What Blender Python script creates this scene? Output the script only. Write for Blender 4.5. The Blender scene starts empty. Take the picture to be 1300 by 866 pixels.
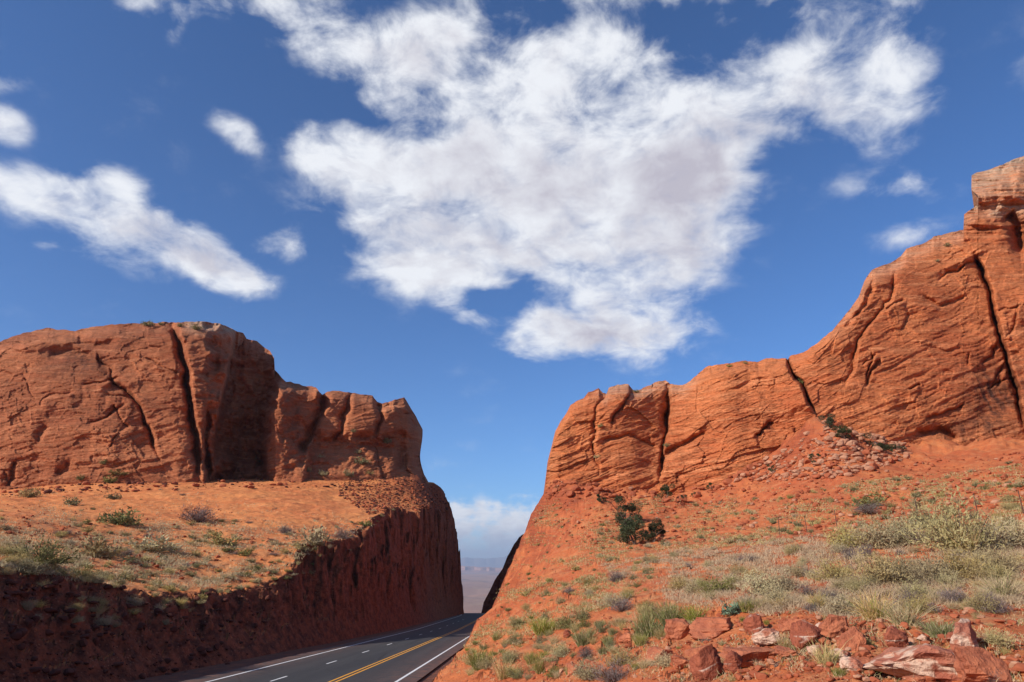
import bpy, math, random
import numpy as np
from mathutils import Vector, Matrix
random.seed(7)
RNG = np.random.default_rng(11)
SC = bpy.context.scene
COL = SC.collection
R = math.radians

# ------------------------------------------------------------------ view maths
PITCH = R(18.02); FPX = 867.0
CP, SP = math.cos(PITCH), math.sin(PITCH)
def ray(px, py):
    u = (np.asarray(px, float) - 650.0) / FPX; v = (433.0 - np.asarray(py, float)) / FPX
    return u, CP - v * SP, SP + v * CP
def P(px, py, t):
    a, b, c = ray(px, py)
    return np.stack([a * t, b * t, c * t], -1)

# ------------------------------------------------------------------ noise
_p = np.random.default_rng(3).permutation(256); PERM = np.concatenate([_p, _p, _p])
_g = np.random.default_rng(5).normal(size=(256, 3)); GR = _g / np.linalg.norm(_g, axis=1)[:, None]
def perlin(x, y, z):
    x, y, z = np.broadcast_arrays(np.asarray(x, float), y, z)
    xi = np.floor(x).astype(int); yi = np.floor(y).astype(int); zi = np.floor(z).astype(int)
    xf, yf, zf = x - xi, y - yi, z - zi
    f = lambda t: t * t * t * (t * (t * 6 - 15) + 10)
    u, v, w = f(xf), f(yf), f(zf)
    def g(dx, dy, dz):
        h = PERM[(PERM[(PERM[(xi + dx) & 255] + yi + dy) & 255] + zi + dz) & 255]
        G = GR[h]
        return G[..., 0] * (xf - dx) + G[..., 1] * (yf - dy) + G[..., 2] * (zf - dz)
    l = lambda a, b, t: a + t * (b - a)
    return 1.5 * l(l(l(g(0,0,0), g(1,0,0), u), l(g(0,1,0), g(1,1,0), u), v),
             l(l(g(0,0,1), g(1,0,1), u), l(g(0,1,1), g(1,1,1), u), v), w)
def fbm(x, y, z=0.0, o=4, gain=0.5):
    s = 0; a = 1.0; q = 1.0
    for i in range(o):
        s = s + a * perlin(np.asarray(x) * q + 17.3 * i, np.asarray(y) * q - 9.1 * i, np.asarray(z) * q + 3.7 * i)
        a *= gain; q *= 2.03
    return s
def ridge(x, y, z=0.0, o=3):
    s = 0; a = 1.0; q = 1.0
    for i in range(o):
        s = s + a * (1 - 2 * np.abs(perlin(np.asarray(x) * q + 7.7 * i, np.asarray(y) * q + 5.1 * i, np.asarray(z) * q)))
        a *= 0.5; q *= 2.1
    return s
def hash2(ix, iy, k):
    return ((np.sin(ix * 127.1 + iy * 311.7 + k * 74.7) * 43758.5453) % 1.0)
def voro(x, y):
    """jittered cells: returns (distance to edge approx, cell value, cell value 2)"""
    x = np.asarray(x, float); y = np.asarray(y, float)
    xi = np.floor(x); yi = np.floor(y)
    d1 = np.full(x.shape, 9.0); d2 = np.full(x.shape, 9.0); c = np.zeros(x.shape); c2 = np.zeros(x.shape)
    for i in (-1, 0, 1):
        for j in (-1, 0, 1):
            cx = xi + i; cy = yi + j
            qx = cx + .15 + .7 * hash2(cx, cy, 1); qy = cy + .15 + .7 * hash2(cx, cy, 2)
            d = np.hypot(qx - x, qy - y)
            m = d < d1
            d2 = np.where(m, d1, np.minimum(d2, d)); d1 = np.where(m, d, d1)
            c = np.where(m, hash2(cx, cy, 3), c); c2 = np.where(m, hash2(cx, cy, 4), c2)
    return d2 - d1, c, c2
def sstep(a, b, x):
    t = np.clip((np.asarray(x, float) - a) / (b - a), 0, 1); return t * t * (3 - 2 * t)
def polydist(px, py, pts):
    """distance and 0..1 position along a polyline"""
    best = np.full(np.shape(px), 1e9); pos = np.zeros(np.shape(px)); side = np.zeros(np.shape(px))
    n = len(pts) - 1
    for i in range(n):
        ax, ay = pts[i]; bx, by = pts[i + 1]
        dx, dy = bx - ax, by - ay; L = dx * dx + dy * dy
        t = np.clip(((px - ax) * dx + (py - ay) * dy) / L, 0, 1)
        ex, ey = px - ax - t * dx, py - ay - t * dy
        d = np.hypot(ex, ey); m = d < best
        best = np.where(m, d, best); pos = np.where(m, (i + t) / n, pos)
        side = np.where(m, np.sign(dx * ey - dy * ex), side)
    return best, pos, side

# ------------------------------------------------------------------ object helpers
def tag(o, label=None, cat=None, group=None, kind=None):
    if label: o['label'] = label
    if cat: o['category'] = cat
    if group: o['group'] = group
    if kind: o['kind'] = kind
    return o
def mesh_np(name, V, F, mats=(), parent=None, smooth=False, mi=None, attrs=None):
    """V (n,3); F (m,k) int array, or list of such arrays"""
    me = bpy.data.meshes.new(name)
    Fs = F if isinstance(F, list) else [F]
    V = np.asarray(V, np.float32)
    loops = np.concatenate([f.reshape(-1) for f in Fs]).astype(np.int32)
    sizes = np.concatenate([np.full(len(f), f.shape[1], np.int32) for f in Fs])
    starts = np.concatenate([[0], np.cumsum(sizes)[:-1]]).astype(np.int32)
    me.vertices.add(len(V)); me.vertices.foreach_set('co', V.reshape(-1))
    me.loops.add(len(loops)); me.loops.foreach_set('vertex_index', loops)
    me.polygons.add(len(sizes)); me.polygons.foreach_set('loop_start', starts); me.polygons.foreach_set('loop_total', sizes)
    if mi is not None: me.polygons.foreach_set('material_index', np.asarray(mi, np.int32))
    me.polygons.foreach_set('use_smooth', np.full(len(sizes), smooth))
    for m in mats: me.materials.append(m)
    me.update(calc_edges=True)
    if attrs:
        for k, a in attrs.items():
            at = me.attributes.new(k, 'FLOAT', 'POINT'); at.data.foreach_set('value', np.asarray(a, np.float32).reshape(-1))
    o = bpy.data.objects.new(name, me); COL.objects.link(o)
    if parent: o.parent = parent
    return o
def grid_faces(nr, nc):
    i = np.arange(nr - 1)[:, None] * nc + np.arange(nc - 1)[None, :]
    return np.stack([i, i + 1, i + nc + 1, i + nc], -1).reshape(-1, 4)

# ------------------------------------------------------------------ materials
class NT:
    def __init__(s, tree): s.t = tree; s.n = tree.nodes; s.l = tree.links
    def add(s, typ, **kw):
        n = s.n.new(typ)
        for k, v in kw.items():
            if k.startswith('_'): continue
            setattr(n, k, v)
        return n
    def put(s, sock, v):
        if isinstance(v, bpy.types.NodeSocket): s.l.new(v, sock)
        elif v is not None: sock.default_value = v
    def math(s, op, a, b=None, c=None, clamp=False):
        n = s.add('ShaderNodeMath', operation=op, use_clamp=clamp)
        s.put(n.inputs[0], a)
        if b is not None: s.put(n.inputs[1], b)
        if c is not None: s.put(n.inputs[2], c)
        return n.outputs[0]
    def vmath(s, op, a, b=None, scale=None):
        n = s.add('ShaderNodeVectorMath', operation=op)
        s.put(n.inputs[0], a)
        if b is not None: s.put(n.inputs[1], b)
        if scale is not None: s.put(n.inputs['Scale'], scale)
        return n.outputs['Value'] if op in ('DOT_PRODUCT', 'LENGTH') else n.outputs[0]
    def noise(s, vec, scale, detail=5, rough=.55, dist=0.0):
        n = s.add('ShaderNodeTexNoise'); s.put(n.inputs['Vector'], vec)
        n.inputs['Scale'].default_value = scale; n.inputs['Detail'].default_value = detail
        n.inputs['Roughness'].default_value = rough; n.inputs['Distortion'].default_value = dist
        return n.outputs['Fac']
    def voronoi(s, vec, scale, feature='F1'):
        n = s.add('ShaderNodeTexVoronoi', feature=feature); s.put(n.inputs['Vector'], vec); n.inputs['Scale'].default_value = scale
        return n
    def mapr(s, v, a, b, c=0., d=1., smooth=False):
        n = s.add('ShaderNodeMapRange', interpolation_type='SMOOTHSTEP' if smooth else 'LINEAR')
        s.put(n.inputs[0], v)
        for i, x in enumerate((a, b, c, d)): n.inputs[i + 1].default_value = x
        return n.outputs[0]
    def mix(s, f, a, b, mode='MIX'):
        n = s.add('ShaderNodeMix', data_type='RGBA', blend_type=mode)
        s.put(n.inputs[0], f)
        for i, x in ((6, a), (7, b)):
            if isinstance(x, bpy.types.NodeSocket): s.l.new(x, n.inputs[i])
            else: n.inputs[i].default_value = (*x, 1)
        return n.outputs[2]
    def mapping(s, vec, rot=(0,0,0), scale=(1,1,1), loc=(0,0,0)):
        n = s.add('ShaderNodeMapping'); s.put(n.inputs[0], vec)
        n.inputs['Location'].default_value = loc; n.inputs['Rotation'].default_value = rot; n.inputs['Scale'].default_value = scale
        return n.outputs[0]
    def bump(s, h, strength, dist, normal=None):
        n = s.add('ShaderNodeBump'); s.put(n.inputs['Height'], h)
        n.inputs['Strength'].default_value = strength; n.inputs['Distance'].default_value = dist
        if normal: s.l.new(normal, n.inputs['Normal'])
        return n.outputs[0]
    def attr(s, name):
        n = s.add('ShaderNodeAttribute'); n.attribute_name = name; return n.outputs['Fac']
def material(name):
    m = bpy.data.materials.new(name); m.use_nodes = True
    nt = NT(m.node_tree); bs = m.node_tree.nodes['Principled BSDF']
    bs.inputs['Specular IOR Level'].default_value = 0.15; bs.inputs['Roughness'].default_value = .9
    return m, nt, bs

def rock_mat(name, base, deep, light, tilt, strata_scale=1.0, varnish=(.085, .035, .024), vs=.5, k=1.0):
    m, nt, bs = material(name)
    geo = nt.add('ShaderNodeNewGeometry').outputs['Position']
    nw = nt.add('ShaderNodeTexNoise'); nt.put(nw.inputs['Vector'], geo); nw.inputs['Scale'].default_value = .045; nw.inputs['Detail'].default_value = 3
    warped = nt.vmath('ADD', geo, nt.vmath('SCALE', nt.vmath('SUBTRACT', nw.outputs['Color'], (.5, .5, .5)), scale=4.0))
    st = nt.mapping(warped, rot=(0, tilt, 0), scale=(.06 * strata_scale, .06 * strata_scale, 1.0 * strata_scale))
    s1 = nt.noise(st, 1.1, 6, .62)
    s2 = nt.noise(st, 4.2, 5, .65)
    big = nt.noise(geo, .07, 4)
    med = nt.noise(geo, .45, 6, .6)
    fine = nt.noise(geo, 3.0, 5, .65)
    c = nt.mix(nt.mapr(big, .35, .65), deep, base)
    c = nt.mix(nt.mapr(s1, .45, .68, 0, .75), c, light)
    c = nt.mix(nt.mapr(s2, .36, .5, .55, 0), c, deep)
    c = nt.mix(nt.mapr(med, .25, .75, .35, 0), c, deep)
    ln = nt.math('MULTIPLY', nt.mapr(nt.math('ABSOLUTE', nt.math('SUBTRACT', s2, .5)), 0, .022, 1, 0), nt.mapr(med, .38, .62))
    ln1 = nt.math('MULTIPLY', nt.mapr(nt.math('ABSOLUTE', nt.math('SUBTRACT', s1, .52)), 0, .012, 1, 0), nt.mapr(big, .4, .6, 1, .2))
    ln = nt.math('MAXIMUM', ln, ln1)
    c = nt.mix(nt.math('MULTIPLY', ln, .42), c, tuple(x * .45 for x in deep))
    # desert varnish: dark vertical streaks and blotches (a real mineral film)
    vst = nt.mapping(warped, scale=(.9, .9, .10))
    vn = nt.noise(vst, .8, 5, .65)
    vb = nt.noise(geo, .11, 5, .6)
    vm = nt.math('MULTIPLY', nt.mapr(vn, .47, .66), nt.mapr(vb, .48, .64))
    vm = nt.math('ADD', nt.math('MULTIPLY', vm, vs), nt.math('MULTIPLY', nt.attr('varnish'), nt.mapr(vn, .30, .6)), clamp=True)
    c = nt.mix(vm, c, varnish)
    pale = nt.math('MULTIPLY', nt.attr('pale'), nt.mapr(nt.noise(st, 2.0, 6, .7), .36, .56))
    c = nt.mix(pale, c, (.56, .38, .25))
    sp = nt.mapr(fine, .3, .7, .78, 1.15)
    hs = nt.add('ShaderNodeHueSaturation'); nt.put(hs.inputs['Color'], c); nt.put(hs.inputs['Value'], sp)
    nt.l.new(hs.outputs[0], bs.inputs['Base Color'])
    h = nt.math('ADD', nt.math('MULTIPLY', s1, 1.0), nt.math('MULTIPLY', s2, .45))
    h = nt.math('ADD', h, nt.math('MULTIPLY', med, .45)); h = nt.math('SUBTRACT', h, nt.math('MULTIPLY', ln, .22))
    n1 = nt.bump(h, .75 * k, 1.1)
    n3 = nt.bump(fine, .6 * k, .2, n1)
    nt.l.new(n3, bs.inputs['Normal'])
    # drop the unused helper node
    return m

M = {}
M['cliff_right'] = rock_mat('red_sandstone', (.69, .225, .080), (.47, .125, .046), (.77, .310, .135), R(-24), vs=.30)
M['cliff_left'] = rock_mat('brown_sandstone', (.56, .195, .082), (.35, .102, .044), (.64, .260, .120), R(-12), vs=.38)
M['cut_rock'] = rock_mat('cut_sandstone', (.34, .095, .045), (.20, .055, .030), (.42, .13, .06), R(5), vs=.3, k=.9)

def soil_mat(name, sand, red, dark, litter, rk=None, rsc=(.12, .12, 1), rng_=(.38, .62)):
    m, nt, bs = material(name)
    geo = nt.add('ShaderNodeNewGeometry'); pos = geo.outputs['Position']
    big = nt.noise(pos, .12, 5, .6); med = nt.noise(pos, .8, 6, .65); fine = nt.noise(pos, 7, 6, .7)
    c = nt.mix(nt.mapr(big, *rng_), sand, red)
    c = nt.mix(nt.mapr(med, .5, .7, 0, .7), c, tuple(x * 1.04 + d for x, d in zip(sand, (.0, .045, .035))))
    c = nt.mix(nt.mapr(med, .28, .45, .55, 0), c, dark)
    # dry litter between the plants
    lm = nt.math('MULTIPLY', nt.mapr(nt.noise(pos, .5, 6, .7), .46, .62), nt.math('MULTIPLY', nt.attr('litter'), .55))
    c = nt.mix(lm, c, litter)
    # bare rock where it is steep
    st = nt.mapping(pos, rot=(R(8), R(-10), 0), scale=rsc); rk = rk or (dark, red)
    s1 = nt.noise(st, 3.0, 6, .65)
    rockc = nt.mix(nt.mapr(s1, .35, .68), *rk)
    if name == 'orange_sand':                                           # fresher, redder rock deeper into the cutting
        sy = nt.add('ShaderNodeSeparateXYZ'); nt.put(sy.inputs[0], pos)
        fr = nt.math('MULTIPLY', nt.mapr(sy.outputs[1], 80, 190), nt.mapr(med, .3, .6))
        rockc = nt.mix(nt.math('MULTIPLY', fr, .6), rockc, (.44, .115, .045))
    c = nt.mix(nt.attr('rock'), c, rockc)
    peb = nt.voronoi(pos, 5.5); pd = peb.outputs['Distance']
    pc = nt.add('ShaderNodeSeparateColor'); nt.l.new(peb.outputs['Color'], pc.inputs[0])
    pm = nt.math('MULTIPLY', nt.mapr(pd, .25, .4, 1, 0), nt.mapr(pc.outputs[0], .62, .7))
    c = nt.mix(nt.math('MULTIPLY', pm, .6), c, nt.mix(pc.outputs[1], dark, (.46, .22, .13)))
    hs = nt.add('ShaderNodeHueSaturation'); nt.put(hs.inputs['Color'], c); nt.put(hs.inputs['Value'], nt.mapr(fine, .3, .7, .78, 1.2))
    nt.l.new(hs.outputs[0], bs.inputs['Base Color'])
    n1 = nt.bump(med, .6, .35)
    n2 = nt.bump(fine, .8, .07, n1)
    n3 = nt.bump(nt.math('ADD', pm, nt.math('MULTIPLY', nt.noise(pos, 22, 4, .7), .6)), .6, .05, n2)
    n4 = nt.bump(nt.math('MULTIPLY', s1, nt.attr('rock')), .9, .6, n3)
    nt.l.new(n4, bs.inputs['Normal'])
    return m
M['soil_right'] = soil_mat('red_desert_soil', (.56, .175, .058), (.45, .108, .040), (.25, .062, .032), (.42, .27, .13), rng_=(.30, .56))
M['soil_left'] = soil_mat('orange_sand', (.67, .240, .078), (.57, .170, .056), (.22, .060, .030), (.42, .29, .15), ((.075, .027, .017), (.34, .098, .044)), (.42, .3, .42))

def simple_mat(name, col, col2=None, scale=6, rough=.9, bump=0.0, rand=0.0, trans=0.0):
    m, nt, bs = material(name)
    tc = nt.add('ShaderNodeTexCoord').outputs['Object']
    f = nt.noise(tc, scale, 5, .65)
    c = nt.mix(nt.mapr(f, .3, .7), col, col2 or tuple(x * .7 for x in col))
    if rand:
        oi = nt.add('ShaderNodeObjectInfo').outputs['Random']
        hs = nt.add('ShaderNodeHueSaturation'); nt.put(hs.inputs['Color'], c)
        nt.put(hs.inputs['Value'], nt.mapr(oi, 0, 1, 1 - rand, 1 + rand))
        nt.put(hs.inputs['Hue'], nt.mapr(nt.math('FRACT', nt.math('MULTIPLY', oi, 7.31)), 0, 1, .485, .512))
        nt.put(hs.inputs['Saturation'], nt.mapr(nt.math('FRACT', nt.math('MULTIPLY', oi, 13.7)), 0, 1, .8, 1.12))
        c = hs.outputs[0]
    nt.l.new(c, bs.inputs['Base Color']); bs.inputs['Roughness'].default_value = rough
    if bump: nt.l.new(nt.bump(f, .8, bump), bs.inputs['Normal'])
    if trans:
        tr = nt.add('ShaderNodeBsdfTranslucent'); nt.l.new(c, tr.inputs['Color'])
        mx = nt.add('ShaderNodeMixShader'); mx.inputs[0].default_value = trans
        nt.l.new(bs.outputs[0], mx.inputs[1]); nt.l.new(tr.outputs[0], mx.inputs[2])
        nt.l.new(mx.outputs[0], nt.n['Material Output'].inputs['Surface'])
    return m
M['sage'] = simple_mat('sage_leaf', (.48, .375, .17), (.37, .30, .14), 5, rand=.22, trans=.2)
M['sage_stem'] = simple_mat('sage_stem', (.17, .12, .09), (.10, .07, .055), 8)
M['grey_twig'] = simple_mat('grey_twig', (.24, .185, .155), (.14, .105, .10), 8, rand=.2)
M['straw'] = simple_mat('straw_grass', (.62, .46, .23), (.50, .36, .17), 3, rand=.2, trans=.25)
M['green_grass'] = simple_mat('green_grass', (.28, .27, .065), (.19, .21, .05), 3, rand=.2, trans=.25)
M['green_leaf'] = simple_mat('green_leaf', (.25, .225, .085), (.17, .165, .065), 6, rand=.2, trans=.15)
M['blue_leaf'] = simple_mat('blue_green_leaf', (.20, .26, .16), (.14, .20, .13), 6, trans=.1)
M['juniper'] = simple_mat('juniper_leaf', (.075, .085, .035), (.045, .055, .026), 5, rand=.25, trans=.1)
M['bark'] = simple_mat('juniper_bark', (.20, .14, .10), (.10, .07, .05), 12, bump=.02)
M['post'] = simple_mat('rusty_steel', (.10, .055, .04), (.06, .04, .035), 20, rough=.7)
M['wire'] = simple_mat('fence_wire', (.12, .09, .08), None, 20, rough=.6)
M['stone'] = simple_mat('rubble_stone', (.40, .115, .050), (.26, .068, .034), 1.3, bump=.05)
M['dark_stone'] = simple_mat('dark_rubble_stone', (.13, .042, .026), (.07, .024, .017), 1.3, bump=.05)  # darker copy of stone; the left bank's shade is put into its colour
M['pale_stone'] = simple_mat('pale_rubble_stone', (.47, .25, .15), (.34, .14, .08), .9, bump=.05)

def boulder_mat(name, red, dark, pale, cover, seed):
    m, nt, bs = material(name)
    tc = nt.mapping(nt.add('ShaderNodeTexCoord').outputs['Object'], loc=(seed, seed * .7, 0))
    f = nt.noise(tc, 1.6, 6, .65); g = nt.noise(tc, 9, 6, .7)
    big = nt.noise(nt.mapping(tc, scale=(1, 1, 2.2)), 1.1, 4, .6, .6)
    c = nt.mix(nt.mapr(f, .35, .65), dark, red)
    pm = nt.mapr(big, 1 - cover - .03, 1 - cover + .03)
    c = nt.mix(pm, c, nt.mix(nt.mapr(g, .3, .7), tuple(x * .8 for x in pale), pale))
    nt.l.new(c, bs.inputs['Base Color'])
    n = nt.bump(f, .8, .25); n = nt.bump(g, .8, .06, n); nt.l.new(n, bs.inputs['Normal'])
    return m
M['boulder_red'] = boulder_mat('red_boulder', (.52, .175, .085), (.31, .092, .050), (.62, .38, .26), .24, 0)
M['boulder_patch'] = boulder_mat('white_patched_boulder', (.40, .118, .060), (.22, .06, .036), (.68, .50, .38), .36, 3.1)
M['boulder_pale'] = boulder_mat('pale_pink_boulder', (.50, .20, .12), (.34, .10, .06), (.70, .46, .33), .50, 6.3)

# ------------------------------------------------------------------ terrain function
def rbf(ctrl, c=4.0, reg=1e-3):
    Q = np.array(ctrl, float); X = Q[:, :2]; Z = Q[:, 2]; n = len(Q)
    phi = lambda d: -np.sqrt(d * d + c * c)
    D = np.linalg.norm(X[:, None] - X[None], axis=2)
    A = np.zeros((n + 3, n + 3)); A[:n, :n] = phi(D) - reg * np.eye(n) * n; A[:n, n] = 1; A[:n, n+1:] = X; A[n, :n] = 1; A[n+1:, :n] = X.T
    w = np.linalg.solve(A, np.concatenate([Z, [0, 0, 0]]))
    def f(x, y):
        x = np.asarray(x, float); y = np.asarray(y, float); s = w[n] + w[n+1] * x + w[n+2] * y
        for i in range(n): s = s + w[i] * phi(np.hypot(x - X[i, 0], y - X[i, 1]))
        return s
    return f
RS = [P(*q) for q in [
    (1300,866,10),(1500,866,9),(1100,866,11.5),(900,866,14),(700,866,22),(600,866,29),(545,866,34),
    (1300,800,14.5),(1100,800,16),(1000,800,18),(800,800,24),(700,800,34),(650,800,45),(620,815,55),
    (1300,740,22),(1100,740,23),(1000,745,26),(900,740,35),(800,745,45),(700,760,50),(660,760,62),(640,760,72),
    (1300,690,36),(1200,690,34),(1100,690,37),(1000,700,45),(900,700,60),(800,700,72),(700,700,92),
    (1243,660,42),(1108,662,58),(1020,672,62),(1300,640,58),(1200,630,70),(1100,620,84),(1000,640,85),(900,660,95),(810,688,82),(800,660,100),(740,660,108),
    (1300,562,115),(1200,567,115),(1140,566,114),(1100,560,114),(1050,529,116),(1010,556,116),(1050,565,106),(1000,590,112),(950,604,117),(1120,585,104),
    (900,618,123),(870,628,123),(840,628,124),(790,618,126),(745,615,127),(700,622,128),
    (601,796,90),(614,780,100),(634,742,108),(654,709,115),(664,679,120),(682,656,125)]]
RS += [np.array(q, float) for q in [(0,0,-1.75),(3,3,-1.5),(-4.6,0,-3.9),(-4.6,20,-4.9),(-5.2,40,-6.1),(-5.2,60,-7.2),(-5.0,80,-8.2),(8,0,-.6),(15,5,.2),(30,0,3),
      (0,-25,-1),(20,-30,2),(-4.6,-30,-2.4),(60,20,9),(90,60,16),(120,110,24),(60,-20,6),(5,150,8),(30,160,12),(80,150,22),(120,160,26)]]
zR = rbf(RS)
LS = [P(*q) for q in [(0,700,45),(110,738,50),(250,743,61),(330,743,70),(375,718,79),(400,692,87),(450,681,108),(475,660,125),(500,645,150),(530,647,175),(560,653,205),(574,656,222),
    (0,660,75),(100,690,70),(100,650,102),(250,700,80),(250,658,112),(250,613,163),(350,675,98),(350,645,125),(350,611,178),(400,650,125),(450,640,150),(450,621,178),(420,670,110),
    (0,622,155),(100,614,160),(480,624,182),(500,618,190),(520,615,198),(540,614,207),(549,622,214),(564,627,221),(-150,640,130),(-150,690,60)]]
LS += [np.array(q, float) for q in [(-60,5,4),(-100,20,8),(-160,60,14),(-40,-20,3),(-100,190,20),(-60,220,24),(-40,235,22),(-150,150,17)]]
zB = rbf(LS)
def roadz(y): return np.interp(y, [-200, 0, 44, 97, 128, 200, 232, 246, 262, 300, 400, 600], [5, -4.35, -6.6, -9.3, -10.9, -14.0, -15.25, -15.9, -17.8, -26, -52, -110])
def roadx(y):   # the double yellow line
    y = np.asarray(y, float); x = -10.5 + .0165 * (y - 44)
    return x - np.where(y > 212, (y - 212) ** 2 * .0042, 0)
TOE = [(-24,-80),(-24,15),(-23.2,40),(-22.9,50),(-22.4,62),(-21.9,75),(-21.3,86),(-20.9,110),(-20.4,128),(-19.0,170),(-17.2,205),(-15.3,232),(-15.2,237),(-17.5,243),(-26,249),(-45,254),(-160,262)]
def H_left(x, y):
    rz = roadz(y)
    d, pos, side = polydist(x, y, TOE)
    d = d * np.where(side > 0, 1, -1)
    sl = np.interp(y, [0, 45, 62, 75, 84, 100, 130, 155, 205, 232], [1.0, 1.1, 1.2, 1.6, 2.2, 2.7, 3.2, 3.8, 6.0, 7.0])
    wall_n = fbm(x * .10 + y * .22, y * .02, 3.1, 4) * 1.25 + ridge(y * .55, x * .1, 1.3, 3) * .24 + fbm(x * .9, y * .9, 2, 3) * .2
    e, c, c2 = voro(y * .22 + 3, d * .9); wall_n = wall_n + (c - .5) * 1.5 * sstep(60, 110, y)
    e, c, c2 = voro(y * .7, d * 2.2 + 5); wall_n = wall_n + (c - .5) * .5
    wall = rz - .25 + sl * np.maximum(d + wall_n * sstep(.2, 2.5, d), -1)
    b = zB(x, y) + fbm(x * .05, y * .05, 0, 3) * .5 + fbm(x * .25, y * .25, 5, 4) * .28 + fbm(x * 1.1, y * 1.1, 2, 3) * .07
    k = .9
    hh = np.clip(.5 + .5 * (wall - b) / k, 0, 1)
    zl = wall * (1 - hh) + b * hh - k * hh * (1 - hh)
    return np.where(d > 0, np.maximum(zl, rz - .25), rz - .25)
def H_right(x, y):
    rz = roadz(y); rx = roadx(y)
    toeR = np.interp(y, [-100, 0, 60, 95, 125, 200, 240], [-4.2, -4.3, -4.4, -4.7, -4.7, -2, 1])
    toeR = np.maximum(toeR, rx + 4.95)
    dr = x - toeR
    cw = rz - .25 + 2.6 * (dr + fbm(x * .4, y * .4, 8, 4) * .5 * sstep(.3, 2, dr))
    r = np.hypot(x, y); far = sstep(10, 60, r)
    s = zR(x, y) + fbm(x * .045, y * .045, 4, 3) * .7 * far + fbm(x * .3, y * .3, 1, 4) * (.10 + .26 * far) + fbm(x * 1.4, y * 1.4, 6, 4) * .06 + sstep(95, 118, y) * (fbm(x * .14, y * .14, 12, 4) * 1.5 - ridge(x * .3, y * .3, 13, 2) * .25)
    # low shelves of flat-bedded red rock
    led = sstep(-.05, .3, fbm(x * .16, y * .16, 9, 3) + .5 * np.exp(-((x - 4) / 5) ** 2 - ((y - 15) / 6) ** 2))
    e, c, c2 = voro(x * .8 + fbm(x, y, 0, 2) * .25, y * .8)
    s = s + led * ((c - .45) * .21 - .08 * (1 - sstep(0, .2, e)))
    e, c, c2 = voro(x * 2.3, y * 2.3)
    s = s + led * ((c - .5) * .06 - .03 * (1 - sstep(0, .2, e)))
    zr = np.minimum(cw, s)
    return np.where(dr < 0, rz - .25, np.maximum(zr, rz - .25 + np.minimum(dr * .3, .3)))
def H(x, y):
    x = np.asarray(x, float); y = np.asarray(y, float)
    sh = x.shape; x = x.reshape(-1); y = y.reshape(-1); out = np.zeros(x.shape)
    m = x < roadx(y) - 1
    if m.any(): out[m] = H_left(x[m], y[m])
    if (~m).any(): out[~m] = H_right(x[~m], y[~m])
    return out.reshape(sh)

def slope_attrs(V, nr, nc):
    G = V.reshape(nr, nc, 3)
    dx = np.gradient(G, axis=1); dy = np.gradient(G, axis=0)
    n = np.cross(dx, dy); n /= np.linalg.norm(n, axis=2)[..., None] + 1e-9
    return np.abs(n[..., 2]).reshape(-1)
def terrain(name, mat, az, rr, keep, steepa, steepb, litter):
    A, RR = np.meshgrid(az, rr)
    X = RR * np.sin(A); Y = RR * np.cos(A)
    Z = (H_right if name == 'hillside' else H_left)(X.reshape(-1), Y.reshape(-1)).reshape(X.shape)
    V = np.stack([X, Y, Z], -1).reshape(-1, 3)
    nz = slope_attrs(V, len(rr), len(az))
    rock = 1 - sstep(steepa, steepb, nz)
    F = grid_faces(len(rr), len(az))
    cx = V[F].mean(1)
    F = F[keep(cx[:, 0], cx[:, 1])]
    used = np.unique(F); remap = np.full(len(V), -1); remap[used] = np.arange(len(used))
    V2 = V[used]
    return tag(mesh_np(name, V2, remap[F], [mat], smooth=True, attrs={'rock': rock[used], 'litter': litter(V2[:, 0], V2[:, 1])}), kind='structure')
az_in = R(.098)
azR = np.concatenate([np.radians(np.linspace(-170, -22, 40)), np.arange(R(-21), R(40), az_in), np.radians(np.linspace(42, 170, 40))])
rrR = np.concatenate([np.linspace(.3, 5, 12), np.exp(np.arange(math.log(5.1), math.log(185), .0108))])
terrain('hillside', M['soil_right'], azR, rrR, lambda x, y: (x > roadx(y) + 1.0) & (y < 170), .55, .86, lambda x, y: sstep(-3, 12, x) * (.25 + .75 * sstep(90, 40, y)))
azL = np.concatenate([np.radians(np.linspace(-170, -43, 30)), np.arange(R(-42), R(-2.0), R(.088))])
rrL = np.concatenate([np.linspace(8, 27, 20), np.arange(27.3, 120, .36), np.arange(120.2, 262, .42)])
terrain('sand_terrace', M['soil_left'], azL, rrL, lambda x, y: (x < roadx(y) - 6), .78, .93, lambda x, y: sstep(-26, -32, x) * sstep(120, 60, y))

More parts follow.
